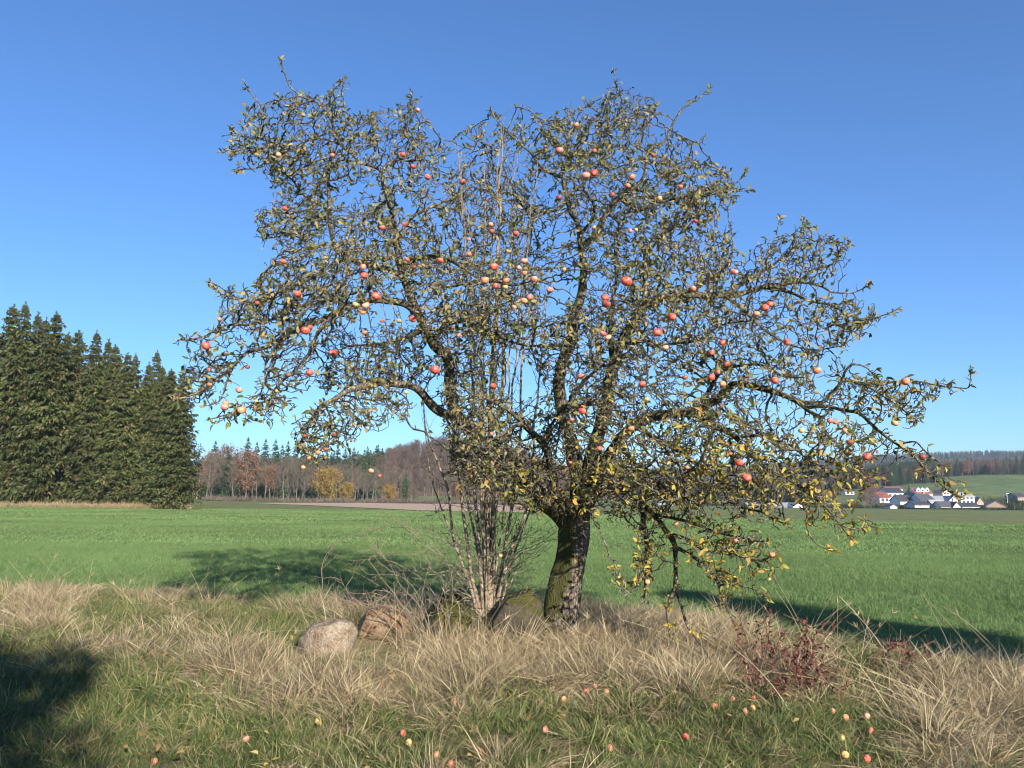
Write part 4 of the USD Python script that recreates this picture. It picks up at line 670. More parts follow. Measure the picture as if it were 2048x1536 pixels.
# the crown between the limbs: masses of twigs as the photograph shows them (outline in the picture, depth of the middle, half depth, share)
MASS = [
 ([(680, 300), (800, 330), (800, 440), (725, 445), (690, 390)], 8.6, .6, 130), ([(640, 420), (785, 430), (800, 520), (690, 520)], 8.4, .7, 190),
 ([(1080, 430), (1170, 470), (1170, 560), (1090, 560)], 8.5, .6, 90),
 ([(470, 245), (560, 185), (650, 190), (690, 165), (700, 235), (720, 290), (670, 330), (560, 340), (450, 310)], 8.1, .7, 300),
 ([(530, 290), (700, 300), (690, 420), (600, 430), (540, 370)], 8.2, .8, 420),
 ([(690, 230), (760, 215), (830, 190), (850, 250), (860, 330), (790, 350), (700, 300)], 9.0, .7, 330),
 ([(520, 410), (650, 420), (660, 500), (560, 490), (515, 470)], 8.0, .7, 300),
 ([(560, 490), (680, 480), (770, 500), (800, 590), (700, 640), (560, 690), (480, 720), (400, 800), (340, 800), (400, 670), (500, 580)], 7.5, .9, 1150),
 ([(425, 565), (500, 580), (520, 640), (400, 700), (358, 682), (440, 640)], 7.0, .4, 150),
 ([(560, 660), (640, 650), (640, 760), (600, 800), (540, 850), (430, 840), (520, 770)], 6.9, .5, 260),
 ([(640, 680), (840, 640), (860, 760), (800, 770), (690, 790), (640, 780)], 8.6, .9, 520),
 ([(590, 830), (690, 790), (820, 770), (830, 830), (700, 880), (640, 930), (580, 890)], 7.5, .7, 330),
 ([(780, 350), (900, 330), (1060, 330), (1100, 420), (1080, 560), (850, 560), (790, 470)], 8.9, 1.2, 640),
 ([(860, 280), (1000, 230), (1080, 260), (1080, 340), (860, 340)], 9.2, .7, 95),
 ([(800, 500), (1080, 530), (1090, 600), (1060, 680), (880, 700), (820, 600)], 7.9, 1.2, 850),
 ([(870, 690), (1010, 700), (1020, 860), (1050, 960), (900, 940), (890, 820)], 7.9, 1.1, 620),
 ([(1030, 640), (1130, 640), (1120, 900), (1040, 900), (1090, 780), (1040, 700)], 8.2, .8, 220),
 ([(1080, 270), (1110, 225), (1180, 200), (1240, 175), (1320, 205), (1300, 280), (1160, 340), (1090, 350)], 8.8, .8, 480),
 ([(1110, 310), (1300, 280), (1340, 290), (1440, 330), (1490, 385), (1440, 420), (1400, 470), (1280, 440), (1180, 470), (1080, 430)], 8.4, 1.1, 900),
 ([(1170, 480), (1290, 430), (1450, 450), (1480, 540), (1450, 600), (1280, 620), (1170, 620)], 8.1, 1.2, 820),
 ([(1480, 510), (1600, 445), (1700, 490), (1680, 560), (1560, 590), (1470, 590)], 7.9, .7, 260),
 ([(1130, 600), (1300, 600), (1450, 600), (1450, 700), (1350, 780), (1150, 800), (1110, 700)], 7.7, 1.3, 950),
 ([(1450, 590), (1560, 585), (1700, 600), (1790, 625), (1720, 680), (1560, 720), (1440, 720)], 7.3, .8, 420),
 ([(1350, 720), (1560, 720), (1700, 740), (1760, 780), (1680, 830), (1560, 800), (1440, 800)], 7.1, .7, 400),
 ([(1700, 740), (1830, 740), (1900, 770), (1860, 800), (1830, 860), (1720, 820)], 6.8, .4, 220),
 ([(1140, 780), (1320, 770), (1480, 790), (1590, 860), (1640, 960), (1500, 1000), (1330, 960), (1180, 960), (1120, 880)], 7.2, 1.1, 1450),
 ([(1600, 830), (1720, 850), (1800, 910), (1740, 990), (1650, 950)], 6.7, .5, 260),
 ([(1780, 880), (1860, 900), (1925, 960), (1900, 1000), (1820, 930)], 6.4, .25, 70),
 ([(890, 860), (1060, 880), (1180, 930), (1180, 1030), (1060, 1030), (900, 960)], 7.7, .9, 800),
 ([(1160, 930), (1400, 930), (1420, 1010), (1300, 1045), (1180, 1035)], 7.2, .8, 620),
 ([(1400, 930), (1640, 950), (1740, 1040), (1700, 1060), (1600, 1010), (1420, 1020)], 6.6, .5, 380),
 ([(1320, 1040), (1460, 1030), (1560, 1100), (1530, 1190), (1440, 1200), (1390, 1130)], 6.8, .35, 330),
 ([(1250, 1030), (1330, 1040), (1340, 1130), (1270, 1120)], 7.2, .3, 70),
 ([(1210, 1140), (1290, 1120), (1290, 1190), (1240, 1190)], 7.1, .2, 30),
]
pts = []
for poly, Yc, dY, n in MASS:
    n = int(n * (2.25 if np.mean(poly, 0)[0] < 900 else 1.85))
    P = np.array(poly, float); pg = Polygon(poly); lo, hi = P.min(0), P.max(0); got = np.zeros((0, 2))
    while len(got) < n:
        q = rng.uniform(lo, hi, (n * 3, 2)); got = np.vstack([got, q[shapely.contains_xy(pg, q[:, 0], q[:, 1])]])
    got = got[:n]; edge = np.array([pg.exterior.distance(shapely.Point(*q)) for q in got])
    Y = Yc + dY * rng.uniform(-1, 1, n) * np.clip(0.35 + edge / 60, 0.35, 1)
    pts.append(at(got[:, 0], got[:, 1], Y))
A = np.vstack(pts)
keep = (meshkit.noise(A * 2.3, 8) * .7 + meshkit.noise(A * 5.0, 9) * .3) > 0.35             # gaps between the clumps
A = A[keep]
# limbs become the first nodes, then twigs grow towards the points
pos, par, rad, lid = [], [], [], []
start = {}
for li, (nm, L) in enumerate(LIMBS.items()):
    base = len(pos)
    start[nm] = base
    for i in range(len(L['p'])):
        pos.append(L['p'][i]); rad.append(L['r'][i]); lid.append(li)
        par.append(base + i - 1 if i else (start[L['parent']] + L['k'] if L['parent'] else -1))
NL = len(pos); pos = np.array(pos); par = list(par); D = 0.052
grow = pos; live = np.ones(len(A), bool); head = unit(np.vstack([np.gradient(L['p'], axis=0) for L in LIMBS.values()]))
allowed = np.array(rad) < 0.06
P_, H_, OK_ = pos, head, allowed
for it in range(60):
    idx = np.nonzero(OK_)[0]; tree = cKDTree(P_[idx])
    a = np.nonzero(live)[0]
    if not len(a): break
    d, k = tree.query(A[a], distance_upper_bound=0.9)
    ok = np.isfinite(d); live[a[~ok & (it > 25)]] = False
    live[a[ok & (d < 0.075)]] = False
    use = ok & (d >= 0.075); k = idx[k[use]]; v = unit(A[a[use]] - P_[k])
    tips, inv = np.unique(k, return_inverse=True); s = np.zeros((len(tips), 3)); np.add.at(s, inv, v)
    s = unit(s) * 0.8 + H_[tips] * 0.35 + rng.normal(size=s.shape) * 0.34
    s[:, 2] -= 0.06; s = unit(s); newp = P_[tips] + s * D * rng.uniform(0.7, 1.25, (len(tips), 1))
    P_ = np.vstack([P_, newp]); H_ = np.vstack([H_, s]); OK_ = np.r_[OK_, np.ones(len(newp), bool)]; par += list(tips)
# short crooked spurs along the twigs
par = np.array(par); n0 = len(P_); nch = np.bincount(par[par >= 0], minlength=n0)
src = np.nonzero((np.arange(n0) >= NL) | (np.r_[np.array(rad), np.zeros(n0 - NL)] < 0.055))[0]
src = src[rng.random(len(src)) < 0.66]
s1 = unit(rand_unit(rng, len(src)) + H_[src] * 0.5 + [0, 0, 0.15]); p1 = P_[src] + s1 * rng.uniform(.02, .045, (len(src), 1))
s2 = unit(s1 + rng.normal(size=s1.shape) * 0.6 + [0, 0, 0.2]); p2 = p1 + s2 * rng.uniform(.015, .04, (len(src), 1))
i1 = n0 + np.arange(len(src)); P_ = np.vstack([P_, p1, p2]); H_ = np.vstack([H_, s1, s2]); par = np.r_[par, src, i1]
n1 = len(P_)
# thickness from the tips down
R = np.zeros(n1); R[:NL] = rad
area = np.zeros(n1); order = np.arange(n1 - 1, NL - 1, -1)
for i in order:
    if area[i] == 0: area[i] = 0.0024 ** 2.3
    area[par[i]] += area[i] if par[i] >= NL else 0
R[NL:] = np.clip(area[NL:] ** (1 / 2.3), 0.0036, 0.017)
R[n0:] = rng.uniform(.0035, .0058, n1 - n0)
# every apple hangs on the nearest twig in front of its place
pu, pw = project(P_); APPLES = []; links_ = []
vis = np.nonzero((R < .03))[0]; vt = cKDTree(np.stack([pu, pw], -1)[vis])
for px, py, rp, kind, lab in HANG:
    c = vis[vt.query_ball_point([px, py - rp], 16)]
    if len(c) == 0: c = vis[[vt.query([px, py - rp])[1]]]
    k = c[np.argmin(P_[c][:, 1])]; Y = min(P_[k, 1] - 0.03, 8.8); rad_ = rp * Y / F
    if rad_ > .046: Y *= .046 / rad_; rad_ = .046
    cpos = at(px, py, Y); APPLES.append((cpos, rad_, kind, lab)); links_.append(np.array([P_[k], (P_[k] + cpos) / 2 + [0, 0, rad_ * .8], cpos + [0, 0, rad_ * 1.15]]))
# chains of nodes become tubes
kids = [[] for _ in range(n1)]
for i in range(NL, n1): kids[par[i]].append(i)
twig = Soup(); spurs = np.arange(n0, n1); stack = []
for i in range(n1):
    for q, ch in enumerate(sorted(kids[i], key=lambda z: -area[z])):
        if i < NL or q > 0: stack.append((i, ch))
for i, ch in stack:
    chain = [i, ch]
    while kids[chain[-1]]:
        chain.append(max(kids[chain[-1]], key=lambda z: area[z]))
    r = R[chain].copy(); r[0] = min(r[0], r[1] * 1.15)
    twig.add(*tube(P_[chain], r, 4 if r[0] > .006 else 3, cap=False))
for q in links_: twig.add(*tube(q, [.004, .003, .0025], 3, cap=False))
print('twig nodes', n1, 'tris', twig.tris(), 'attractors', len(A), 'left', live.sum())
old_tree = thing('apple_tree', 'old gnarled apple tree with sparse yellowing leaves and red apples', 'tree', LIMBS['trunk']['p'][1])
TB = LIMBS['trunk']['p'][1]
def knobbly(p, r, sides, amp):
    v, f = tube(p, r, sides)
    ax = np.repeat(p, sides, 0); w = v[:len(ax)]; n = unit(w - ax)
    k = (meshkit.fbm(w * [7, 7, 3.5], 4, 21) - 0.5) * amp
    v[:len(ax)] = w + n * (np.repeat(r, sides) * k)[:, None]
    return v, f
for nm, L in LIMBS.items():
    big = L['r'].max() > 0.05
    p, r = L['p'], L['r'].copy()
    if nm == 'trunk':
        p, s = spline(p, 0.03); r = np.interp(s, np.linspace(0, 1, len(r)), r)
        v, f = tube(p, r, 40); ang = np.tile(np.arange(40) * 2 * np.pi / 40, len(p)); fl = np.repeat(np.clip(1 - s * 4, 0, 1), 40) ** 1.6
        ax = np.repeat(p, 40, 0); w = v[:len(ax)]
        k = 0.42 * (meshkit.fbm(w * [6, 6, 2.2], 4, 3) - 0.5) + fl * 0.35 * np.cos(ang * 5 + 1.0) + 0.10 * np.cos(ang * 3 + s.repeat(40) * 4)
        v[:len(ax)] = ax + (w - ax) * (1 + k)[:, None]
        m = (v, f)
    else: m = knobbly(p, r, 16 if big else 8, 0.75 if big else 0.55)
    obj('trunk' if nm == 'trunk' else 'limb' if L['parent'] == 'trunk' else 'branch', (m[0] - TB, m[1]), 'apple_bark' if L['r'].max() > .02 else 'apple_twig', old_tree, smooth=True)
tv, tf = twig.mesh(); obj('twigs', (tv - TB, tf), 'apple_twig', old_tree, smooth=True, kind='stuff')
# leaves sit in tufts on the spurs and tips
tips = np.nonzero(np.array([len(q) == 0 for q in kids]))[0]; tips = tips[tips >= NL]
dens = meshkit.noise(P_[tips] * 2.2, 31)
n_at = rng.poisson(np.where(tips >= n0 + len(src), 1.5, 0.95) * np.clip(dens * 2.8 - .4, np.where(P_[tips][:, 2] < 1.8, .6, .2), 2.1))
ends_ = np.array([start[q] + len(L['p']) - 1 for q, L in LIMBS.items() if q != 'trunk']); ends_ = ends_[pw[ends_] < 1150]
lb = np.r_[np.repeat(tips, n_at), np.repeat(ends_, 5), np.repeat(ends_ - 1, 3)]; ld = unit(H_[lb] * 0.5 + rng.normal(size=(len(lb), 3)) * 0.75 + [0, 0, -0.12])
size = rng.uniform(.026, .066, len(lb)); low = P_[lb][:, 2] + rng.normal(size=len(lb)) * 0.35 - np.clip(P_[lb][:, 0] - .3, -.8, .8) * .45 < 1.55
size[low] *= 1.08
lv, lf = leaves(P_[lb], ld, rand_unit(rng, len(lb)) + [0, 0, 0.6], size, size * rng.uniform(.32, .6, len(lb)), rng.uniform(-.1, .95, len(lb)), rng.uniform(-.05, .5, len(lb)))
# leaves that would hide an apple are missing
hide = np.zeros(len(lb), bool); lc = lv.mean(1); lu, lw = project(lc)
for (cpos, rad_, _, _), (px, py, rp, _, _) in zip(APPLES, HANG):
    hide |= ((lu - px) ** 2 + (lw - py) ** 2 < (rp + 3.5) ** 2) & (lc[:, 1] < cpos[1]) & (rng.random(len(lb)) < .85)
lv, low, lb = lv[~hide], low[~hide], lb[~hide]
print('leaves', len(lb))
# the 300 leaves that show largest are parts, the rest is one mass of foliage
u_, w_ = project(lv.reshape(-1, 3)); u_, w_ = u_.reshape(-1, 8), w_.reshape(-1, 8)
show = sum(np.abs((u_[:, b] - u_[:, a]) * (w_[:, c] - w_[:, a]) - (u_[:, c] - u_[:, a]) * (w_[:, b] - w_[:, a])) for a, b, c in lf)
big = np.zeros(len(lb), bool); big[np.argsort(-show)[:300]] = True
for i in np.nonzero(big)[0]: obj('leaf', (lv[i] - TB, lf), 'apple_leaf_low' if low[i] else 'apple_leaf', old_tree, smooth=True)
for sel, mat in ((low & ~big, 'apple_leaf_low'), (~low & ~big, 'apple_leaf')):
    v, f = merge_leaves(lv[sel] - TB, lf); obj('foliage', (v, f), mat, old_tree, kind='stuff', smooth=True)
# apples
def apple_mesh():
    t = np.linspace(0, np.pi, 11); rr = np.sin(t) * (1 + .10 * np.cos(t)); z = np.cos(t) * .93
    z -= .30 * np.exp(-(rr / .33) ** 2) * np.sign(z) * np.where(z > 0, 1, .6)
    m = trimesh.creation.revolve(np.stack([np.maximum(rr, 0), z], -1), sections=16); return m
for nm, a, b in (('red', (.46, .045, .04), (.62, .20, .12)), ('pink', (.50, .10, .085), (.66, .36, .24)), ('peach', (.52, .14, .075), (.62, .34, .17)), ('yellow', (.52, .31, .11), (.50, .39, .15)), ('brown', (.20, .045, .03), (.32, .12, .06))):
    look('apple_skin_' + nm, {'g': ('geometry', {}), 'n': ('noise_texture', {'scale': 21.0, 'detail': 6.0, 'roughness': .6, 'distortion': .6}), 'n2': ('noise_texture', {'scale': 140.0, 'detail': 2.0}), 'r': ('rgb_ramp', {'ramp': [(.42, a), (.62, b)]}), 'r2': ('rgb_ramp', {'ramp': [(.35, (.82, .82, .82)), (.7, (1.12, 1.12, 1.1))]}), 'x': ('mix', {'mix_type': 'multiply', 'fac': 1.0}),
         'p': ('principled_bsdf', {'roughness': .42, 'specular_ior_level': .4})}, [('g.position', 'n.vector'), ('g.position', 'n2.vector'), ('n.fac', 'r.fac'), ('n2.fac', 'r2.fac'), ('r.color', 'x.color1'), ('r2.color', 'x.color2'), ('x.color', 'p.base_color')])
first = {}; ra = np.random.default_rng(3)
def apple(pos, rad_, kind, lab, group, rot):
    sc = (rad_ * ra.uniform(.93, 1.05), rad_ * ra.uniform(.93, 1.05), rad_ * ra.uniform(.82, 1.0))
    if kind in first: return dup(first[kind], 'apple', lab, 'apple', pos, 0, sc, group, rot)
    t = thing('apple', lab, 'apple', pos, 0, sc, group, None, rot); am = apple_mesh()
    obj('skin', (np.array(am.vertices), np.array(am.faces)), 'apple_skin_' + kind, t, smooth=True)
    obj('stalk', tube(np.array([[0, 0, .6], [.03, 0, .9], [.1, .05, 1.25]]), [.07, .06, .08], 5), 'apple_twig', t)
    first[kind] = t; return t
for cpos, rad_, kind, lab in APPLES: apple(cpos, rad_, kind, lab, 'apples hanging in the tree', (ra.uniform(-25, 25), ra.uniform(-25, 25), ra.uniform(0, 360)))
# ------------------------------------------------------------------ the bare shrub, brambles, boulders
rs = np.random.default_rng(21)
foot = hit(978, 1292)
shrub = thing('hazel_shrub', 'bare many-stemmed shrub growing beside the trunk of the apple tree', 'shrub', foot)
ST = [([(978, 1296), (980, 1230), (980, 1172), (972, 1114), (971, 1055), (974, 997), (978, 900), (985, 800), (990, 650), (994, 520), (1000, 400), (1005, 250)], .047, 0.0),
 ([(985, 1292), (993, 1216), (1009, 1143), (1027, 1084), (1044, 1049), (1056, 1000), (1065, 920), (1075, 800), (1085, 650), (1090, 560)], .032, -.1), ([(982, 1285), (988, 1180), (988, 1114), (984, 1030), (992, 930), (1000, 820), (1010, 700), (1018, 560), (1022, 430), (1032, 310)], .034, .15),
 ([(970, 1292), (955, 1200), (942, 1143), (936, 1099), (926, 1030), (918, 950), (905, 850), (898, 760), (890, 650), (880, 560), (868, 470)], .03, .1), ([(967, 1290), (945, 1190), (925, 1130), (905, 1070), (898, 997), (880, 930), (855, 880), (846, 820), (840, 740)], .026, -.2),
 ([(972, 1285), (962, 1150), (956, 1055), (950, 997), (945, 900), (943, 780), (940, 650), (935, 520), (925, 380), (912, 290)], .03, .25), ([(980, 1280), (975, 1150), (965, 1040), (962, 950), (960, 850), (962, 720), (965, 600), (970, 480), (962, 310)], .028, -.15),
 ([(984, 1280), (1000, 1160), (1015, 1060), (1030, 960), (1040, 850), (1044, 740), (1046, 620), (1048, 500), (1052, 380)], .028, .3), ([(975, 1285), (968, 1180), (950, 1080), (932, 980), (915, 880), (912, 780), (918, 660), (925, 560)], .024, .4), ([(990, 1280), (1010, 1180), (1035, 1090), (1060, 1010), (1085, 940), (1100, 850)], .02, .3),
 ([(976, 1280), (978, 1120), (990, 1000), (1015, 880), (1030, 740), (1040, 600), (1060, 480), (1075, 420)], .022, .45), ([(970, 1280), (940, 1180), (912, 1090), (880, 1010), (862, 950), (850, 890), (846, 830)], .018, .35)]
for k in range(7):
    a = rs.uniform(-1, 1); t = np.linspace(0, 1, 8); topx = 978 + a * 95; topy = rs.uniform(240, 620)
    ST.append(([(978 + (topx - 978) * q ** 1.3 + rs.normal() * 6, 1285 + (topy - 1285) * q) for q in t], rs.uniform(.009, .015), rs.uniform(-.4, .5)))
fine = Soup()
def sprig(p, d, L, r0, depth):
    n = 6; t = np.linspace(0, 1, n); q = p + np.cumsum(np.vstack([[0, 0, 0], unit(d + rs.normal(size=(n - 1, 3)) * .28 + np.linspace(0, .12, n - 1)[:, None] * [0, 0, 1]) * L / (n - 1)]), 0)
    fine.add(*tube(q, r0 * (1 - .75 * t), 3, False))
    if depth:
        for i in range(1, n):
            if rs.random() < .6: sprig(q[i], unit(d + rs.normal(size=3) * .75), L * rs.uniform(.35, .6), r0 * .55, depth - 1)
for P, r0, dy in ST:
    P = np.array(P, float); y = 8.55 + np.linspace(0, dy, len(P)) + np.linspace(.0, rs.uniform(-.06, .06), len(P))
    p, s = spline(at(P[:, 0], P[:, 1], y), .06); p = p + (np.stack([meshkit.fbm(p * 2.2, 2, 70 + j + len(fine.v)) for j in range(3)], -1) - .5) * .11 * s[:, None]
    rr = r0 * (1.0 if r0 > .04 else .62) * (1 - s) ** .9 + .0035
    obj('stem', (knobbly(p, rr, 8, .3)[0] - foot, knobbly(p, rr, 8, .3)[1]), 'hazel_bark', shrub, smooth=True)
    for i in range(8, len(p) - 1, 2):
        if rs.random() < .55:
            d = unit(unit(p[i + 1] - p[i]) * .8 + rs.normal(size=3) * .6); sprig(p[i], d, rs.uniform(.18, .6), min(.006, rr[i] * .5), 1)
for k in range(45):     # low tangle around the stems
    a = rs.uniform(0, 6.28); p = foot + [math.cos(a) * .2, math.sin(a) * .15, rs.uniform(.2, 1.0)]; sprig(p, unit([math.cos(a), math.sin(a) * .6, rs.uniform(-.1, .8)]), rs.uniform(.3, .8), .006, 1)
fv, ff = fine.mesh(); obj('twigs', (fv - foot, ff), 'apple_twig', shrub, kind='stuff')

# arching bramble canes left of the shrub
bf = hit(815, 1275); fine = Soup(); bram = thing('bramble', 'pale leafless bramble with arching canes left of the shrub', 'bramble', bf)
def canes(lists, Y0, Y1, r0, parent, origin, mat='cane', twig=.5):
    for P in lists:
        P = np.array(P, float); y = np.linspace(Y0, Y1, len(P)) + rs.uniform(-.15, .15); p, s = spline(at(P[:, 0], P[:, 1], y), .05)
        p = p + (np.stack([meshkit.fbm(p * 5, 2, 90 + j + len(fine.v)) for j in range(3)], -1) - .5) * .03
        v, f = tube(p, r0 * (1 - .7 * s), 5); obj('cane', (v - origin, f), mat, parent, smooth=True)
        for i in range(3, len(p) - 1):
            if rs.random() < twig: sprig(p[i], unit(unit(p[i + 1] - p[i]) * .7 + rs.normal(size=3) * .7), rs.uniform(.06, .3), .0035, 1)
canes([[(782, 1301), (810, 1250), (838, 1200), (850, 1160), (862, 1125), (885, 1102), (919, 1084), (960, 1085)], [(645, 1200), (645, 1143), (650, 1115), (659, 1102), (697, 1075), (751, 1060), (800, 1055), (860, 1075)],
       [(830, 1270), (820, 1225), (770, 1195), (740, 1185), (715, 1188), (690, 1178)], [(850, 1260), (800, 1200), (755, 1170), (720, 1150), (690, 1140)], [(840, 1265), (790, 1190), (745, 1130), (735, 1115), (800, 1110), (870, 1105)],
       [(860, 1270), (840, 1215), (800, 1170), (780, 1130), (740, 1090)], [(870, 1275), (880, 1200), (910, 1150), (950, 1130), (985, 1140)], [(812, 1280), (770, 1240), (735, 1215), (690, 1200), (660, 1190)], [(880, 1280), (905, 1180), (890, 1120), (850, 1080), (790, 1040), (750, 1030)],
       [(945, 1290), (945, 1230), (950, 1190), (962, 1178)], [(830, 1260), (785, 1215), (720, 1205), (700, 1190), (680, 1150)], [(900, 1270), (870, 1190), (820, 1140), (760, 1120), (700, 1120)], [(860, 1270), (830, 1180), (790, 1150), (740, 1150), (716, 1132)]], 8.1, 8.0, .0058, bram, bf)
fv, ff = fine.mesh(); obj('twigs', (fv - bf, ff), 'cane', bram, kind='stuff')

def stone_mat(name, ramp, moss, amount):
    look(name, {'g': ('geometry', {}), 'n': ('noise_texture', {'scale': 7.0, 'detail': 9.0, 'roughness': .68}), 'n2': ('noise_texture', {'scale': 60.0, 'detail': 4.0}), 'r': ('rgb_ramp', {'ramp': ramp}), 'sx': ('separate_xyz', {}), 'ad': ('math', {'math_type': 'multiply_add', 'value2': .55}),
         'rm': ('rgb_ramp', {'ramp': [(amount, (0, 0, 0)), (amount + .15, (1, 1, 1))]}), 'bw': ('rgb_to_bw', {}), 'm': ('mix', {'color2': moss}), 'r2': ('rgb_ramp', {'ramp': [(.3, (.55, .54, .52)), (.7, (1.3, 1.3, 1.3))]}), 'x': ('mix', {'mix_type': 'multiply', 'fac': 1.0}),
         'b': ('bump', {'strength': 1.0, 'distance': .035}), 'p': ('principled_bsdf', {'roughness': .9, 'specular_ior_level': .15})},
         [('g.position', 'n.vector'), ('g.position', 'n2.vector'), ('n.fac', 'r.fac'), ('g.normal', 'sx.vector'), ('sx.z', 'ad.value1'), ('n.fac', 'ad.value3'), ('ad.value', 'rm.fac'), ('rm.color', 'bw.color'), ('r.color', 'm.color1'), ('bw.val', 'm.fac'), ('n2.fac', 'r2.fac'), ('m.color', 'x.color1'), ('r2.color', 'x.color2'), ('x.color', 'p.base_color'), ('n.fac', 'b.height'), ('b.normal', 'p.normal')])
stone_mat('stone_pale', [(.3, (.10, .07, .045)), (.45, (.19, .14, .10)), (.6, (.25, .205, .155)), (.75, (.30, .27, .22))], (.08, .08, .045), 1.12)
stone_mat('stone_tan', [(.3, (.08, .052, .034)), (.5, (.20, .125, .072)), (.7, (.21, .175, .13))], (.055, .06, .025), .98)
stone_mat('stone_mossy', [(.3, (.035, .03, .02)), (.6, (.085, .07, .05)), (.75, (.14, .12, .095))], (.05, .05, .014), .6)
def boulder(px0, px1, top, base, depth, mat, seed, label, rough=.35, Y=None, flat=2.0):
    cx = (px0 + px1) / 2; g = hit(cx, base); Y = Y or g[1]; m = Y / F; w = (px1 - px0) * m / 2; z1 = at(cx, top, Y)[2]; x = (cx - CX) / F * Y
    g = np.array([x, Y + depth * .7, ground(x, Y + depth * .7)]); h = z1 - g[2]
    s = trimesh.creation.icosphere(4); v = np.array(s.vertices); n = v.copy()
    v = np.sign(v) * np.abs(v) ** (.86)
    k = 1 + rough * (meshkit.fbm(n * 1.6 + seed, 4, seed) - .5) + .16 * rough * (meshkit.fbm(n * 7 + seed, 3, seed + 9) - .5)
    for q in np.random.default_rng(seed).normal(size=(11, 3)):     # broken faces
        q = q / np.linalg.norm(q); d = n @ q; k = np.minimum(k, np.where(d > .2, .84 / np.maximum(d, .2), 9))
    v = v * k[:, None]; v /= np.array([np.abs(v[:, 0]).max(), np.abs(v[:, 1]).max(), v[:, 2].max()]); v = v * [w, depth, h * .78]; v[:, 2] += h * .22
    t = solo('boulder', (v, np.array(s.faces)), mat, label, 'boulder', smooth=40); place(UsdGeom.Mesh(t), g, np.random.default_rng(seed).uniform(-15, 15)); return t
boulder(600, 722, 1241, 1318, .22, 'stone_pale', 3, 'pale round boulder lying in front of the others at the left', .30)
boulder(714, 834, 1216, 1284, .25, 'stone_tan', 8, 'tan boulder with an orange brown face behind the pale round one', .36)
boulder(836, 965, 1200, 1296, .32, 'stone_mossy', 14, 'dark mossy boulder behind the dry grass left of the shrub stems', .4)
boulder(982, 1092, 1182, 1296, .28, 'stone_mossy', 23, 'tall mossy rock between the shrub stems and the trunk', .42)
boulder(682, 742, 1203, 1222, .25, 'stone_tan', 31, 'low reddish stone half sunk behind the tan boulder', .35)
boulder(868, 945, 1184, 1240, .3, 'stone_mossy', 37, 'mossy rock in the shade under the bramble canes', .42, Y=9.2)

# the small shrub with red leaves, and lesser ones
def red_shrub(px, base, top, w, n, seed, label):
    q = np.random.default_rng(seed); g = hit(px, base); Y = g[1]; H = at(px, top, Y)[2] - g[2]; W = w * Y / F; t = thing('red_leaved_shrub', label, 'shrub', g)
    st, lb_, ld_ = Soup(), [], []
    for i in range(n):
        b = np.array([q.uniform(-W * .5, W * .5), q.uniform(-.15, .15), 0]); e = np.array([b[0] * 1.3 + q.normal() * W * .25, b[1] + q.normal() * .15, H * q.uniform(.55, 1.0)])
        s = np.linspace(0, 1, 7)[:, None]; p = b + (e - b) * s + q.normal(size=(7, 3)) * .018 * (s > 0) + np.array([0.05, 0, 0]) * s ** 2; st.add(*tube(p, .0045 * (1 - s[:, 0] * .6), 4, False))
        for k in range(16):
            u = q.uniform(.3, 1); a = np.array([np.interp(u, s[:, 0], p[:, m]) for m in range(3)]); d = unit(q.normal(size=3) + [0, 0, .3]); lb_.append(a); ld_.append(d)
            if q.random() < .3:
                o = a + d * q.uniform(.03, .09); st.add(*tube(np.array([a, (a + o) / 2 + [0, 0, .005], o]), [.002, .0018, .0015], 3, False)); lb_.append(o); ld_.append(unit(d + q.normal(size=3) * .5))
    lb_, ld_ = np.array(lb_), np.array(ld_); m = len(lb_); sz = q.uniform(.018, .042, m); v, f = leaves(lb_, ld_, rand_unit(q, m) + [0, 0, .8], sz, sz * .55, q.uniform(0, .5, m), q.uniform(0, .3, m))
    obj('stems', st.mesh(), 'red_leaf', t); obj('foliage', merge_leaves(v, f), 'red_leaf', t, kind='stuff')
red_shrub(1545, 1350, 1212, 120, 20, 1, 'red leaved shrub at the right of the hanging branches, tallest of the red ones')
red_shrub(1640, 1385, 1285, 110, 16, 2, 'low red leaved shrub right below the tallest red one')
red_shrub(1560, 1400, 1330, 120, 12, 4, 'thin red stemmed plants in front of the tallest red shrub')
red_shrub(1785, 1350, 1262, 110, 9, 3, 'sparse red leaved shrub farther right at the field edge')

# ------------------------------------------------------------------ trees behind the camera that throw the shadows on the right and in the left corner
leafy('field_tree_leaf', [(0.0, (0.07, 0.09, 0.025)), (0.6, (0.14, 0.13, 0.04)), (1.0, (0.2, 0.13, 0.05))], .3)
def shade_tree(x, y, H, spread, clear, seed, per, size, label, squash=1.0):
    q = np.random.default_rng(seed); w, tw, E = bare_tree(q, H, spread, 26, 30, .35, .02, clear, .6); t = thing('field_tree', label, 'tree', (x, y, float(ground(x, y))))
    obj('trunk', w, 'apple_bark', t); obj('twigs', tw, 'apple_twig', t, kind='stuff'); obj('crown', leaf_cloud(q, E, per, size, spread * .09), 'field_tree_leaf', t, kind='stuff')
shade_tree(8.6, -0.7, 6.3, .8, .3, 5, 9, .11, 'slender young tree beyond the right edge of the photo')
shade_tree(1.65, -6.1, 6.3, 1.25, .5, 9, 3, .11, 'small leafy tree behind the camera')
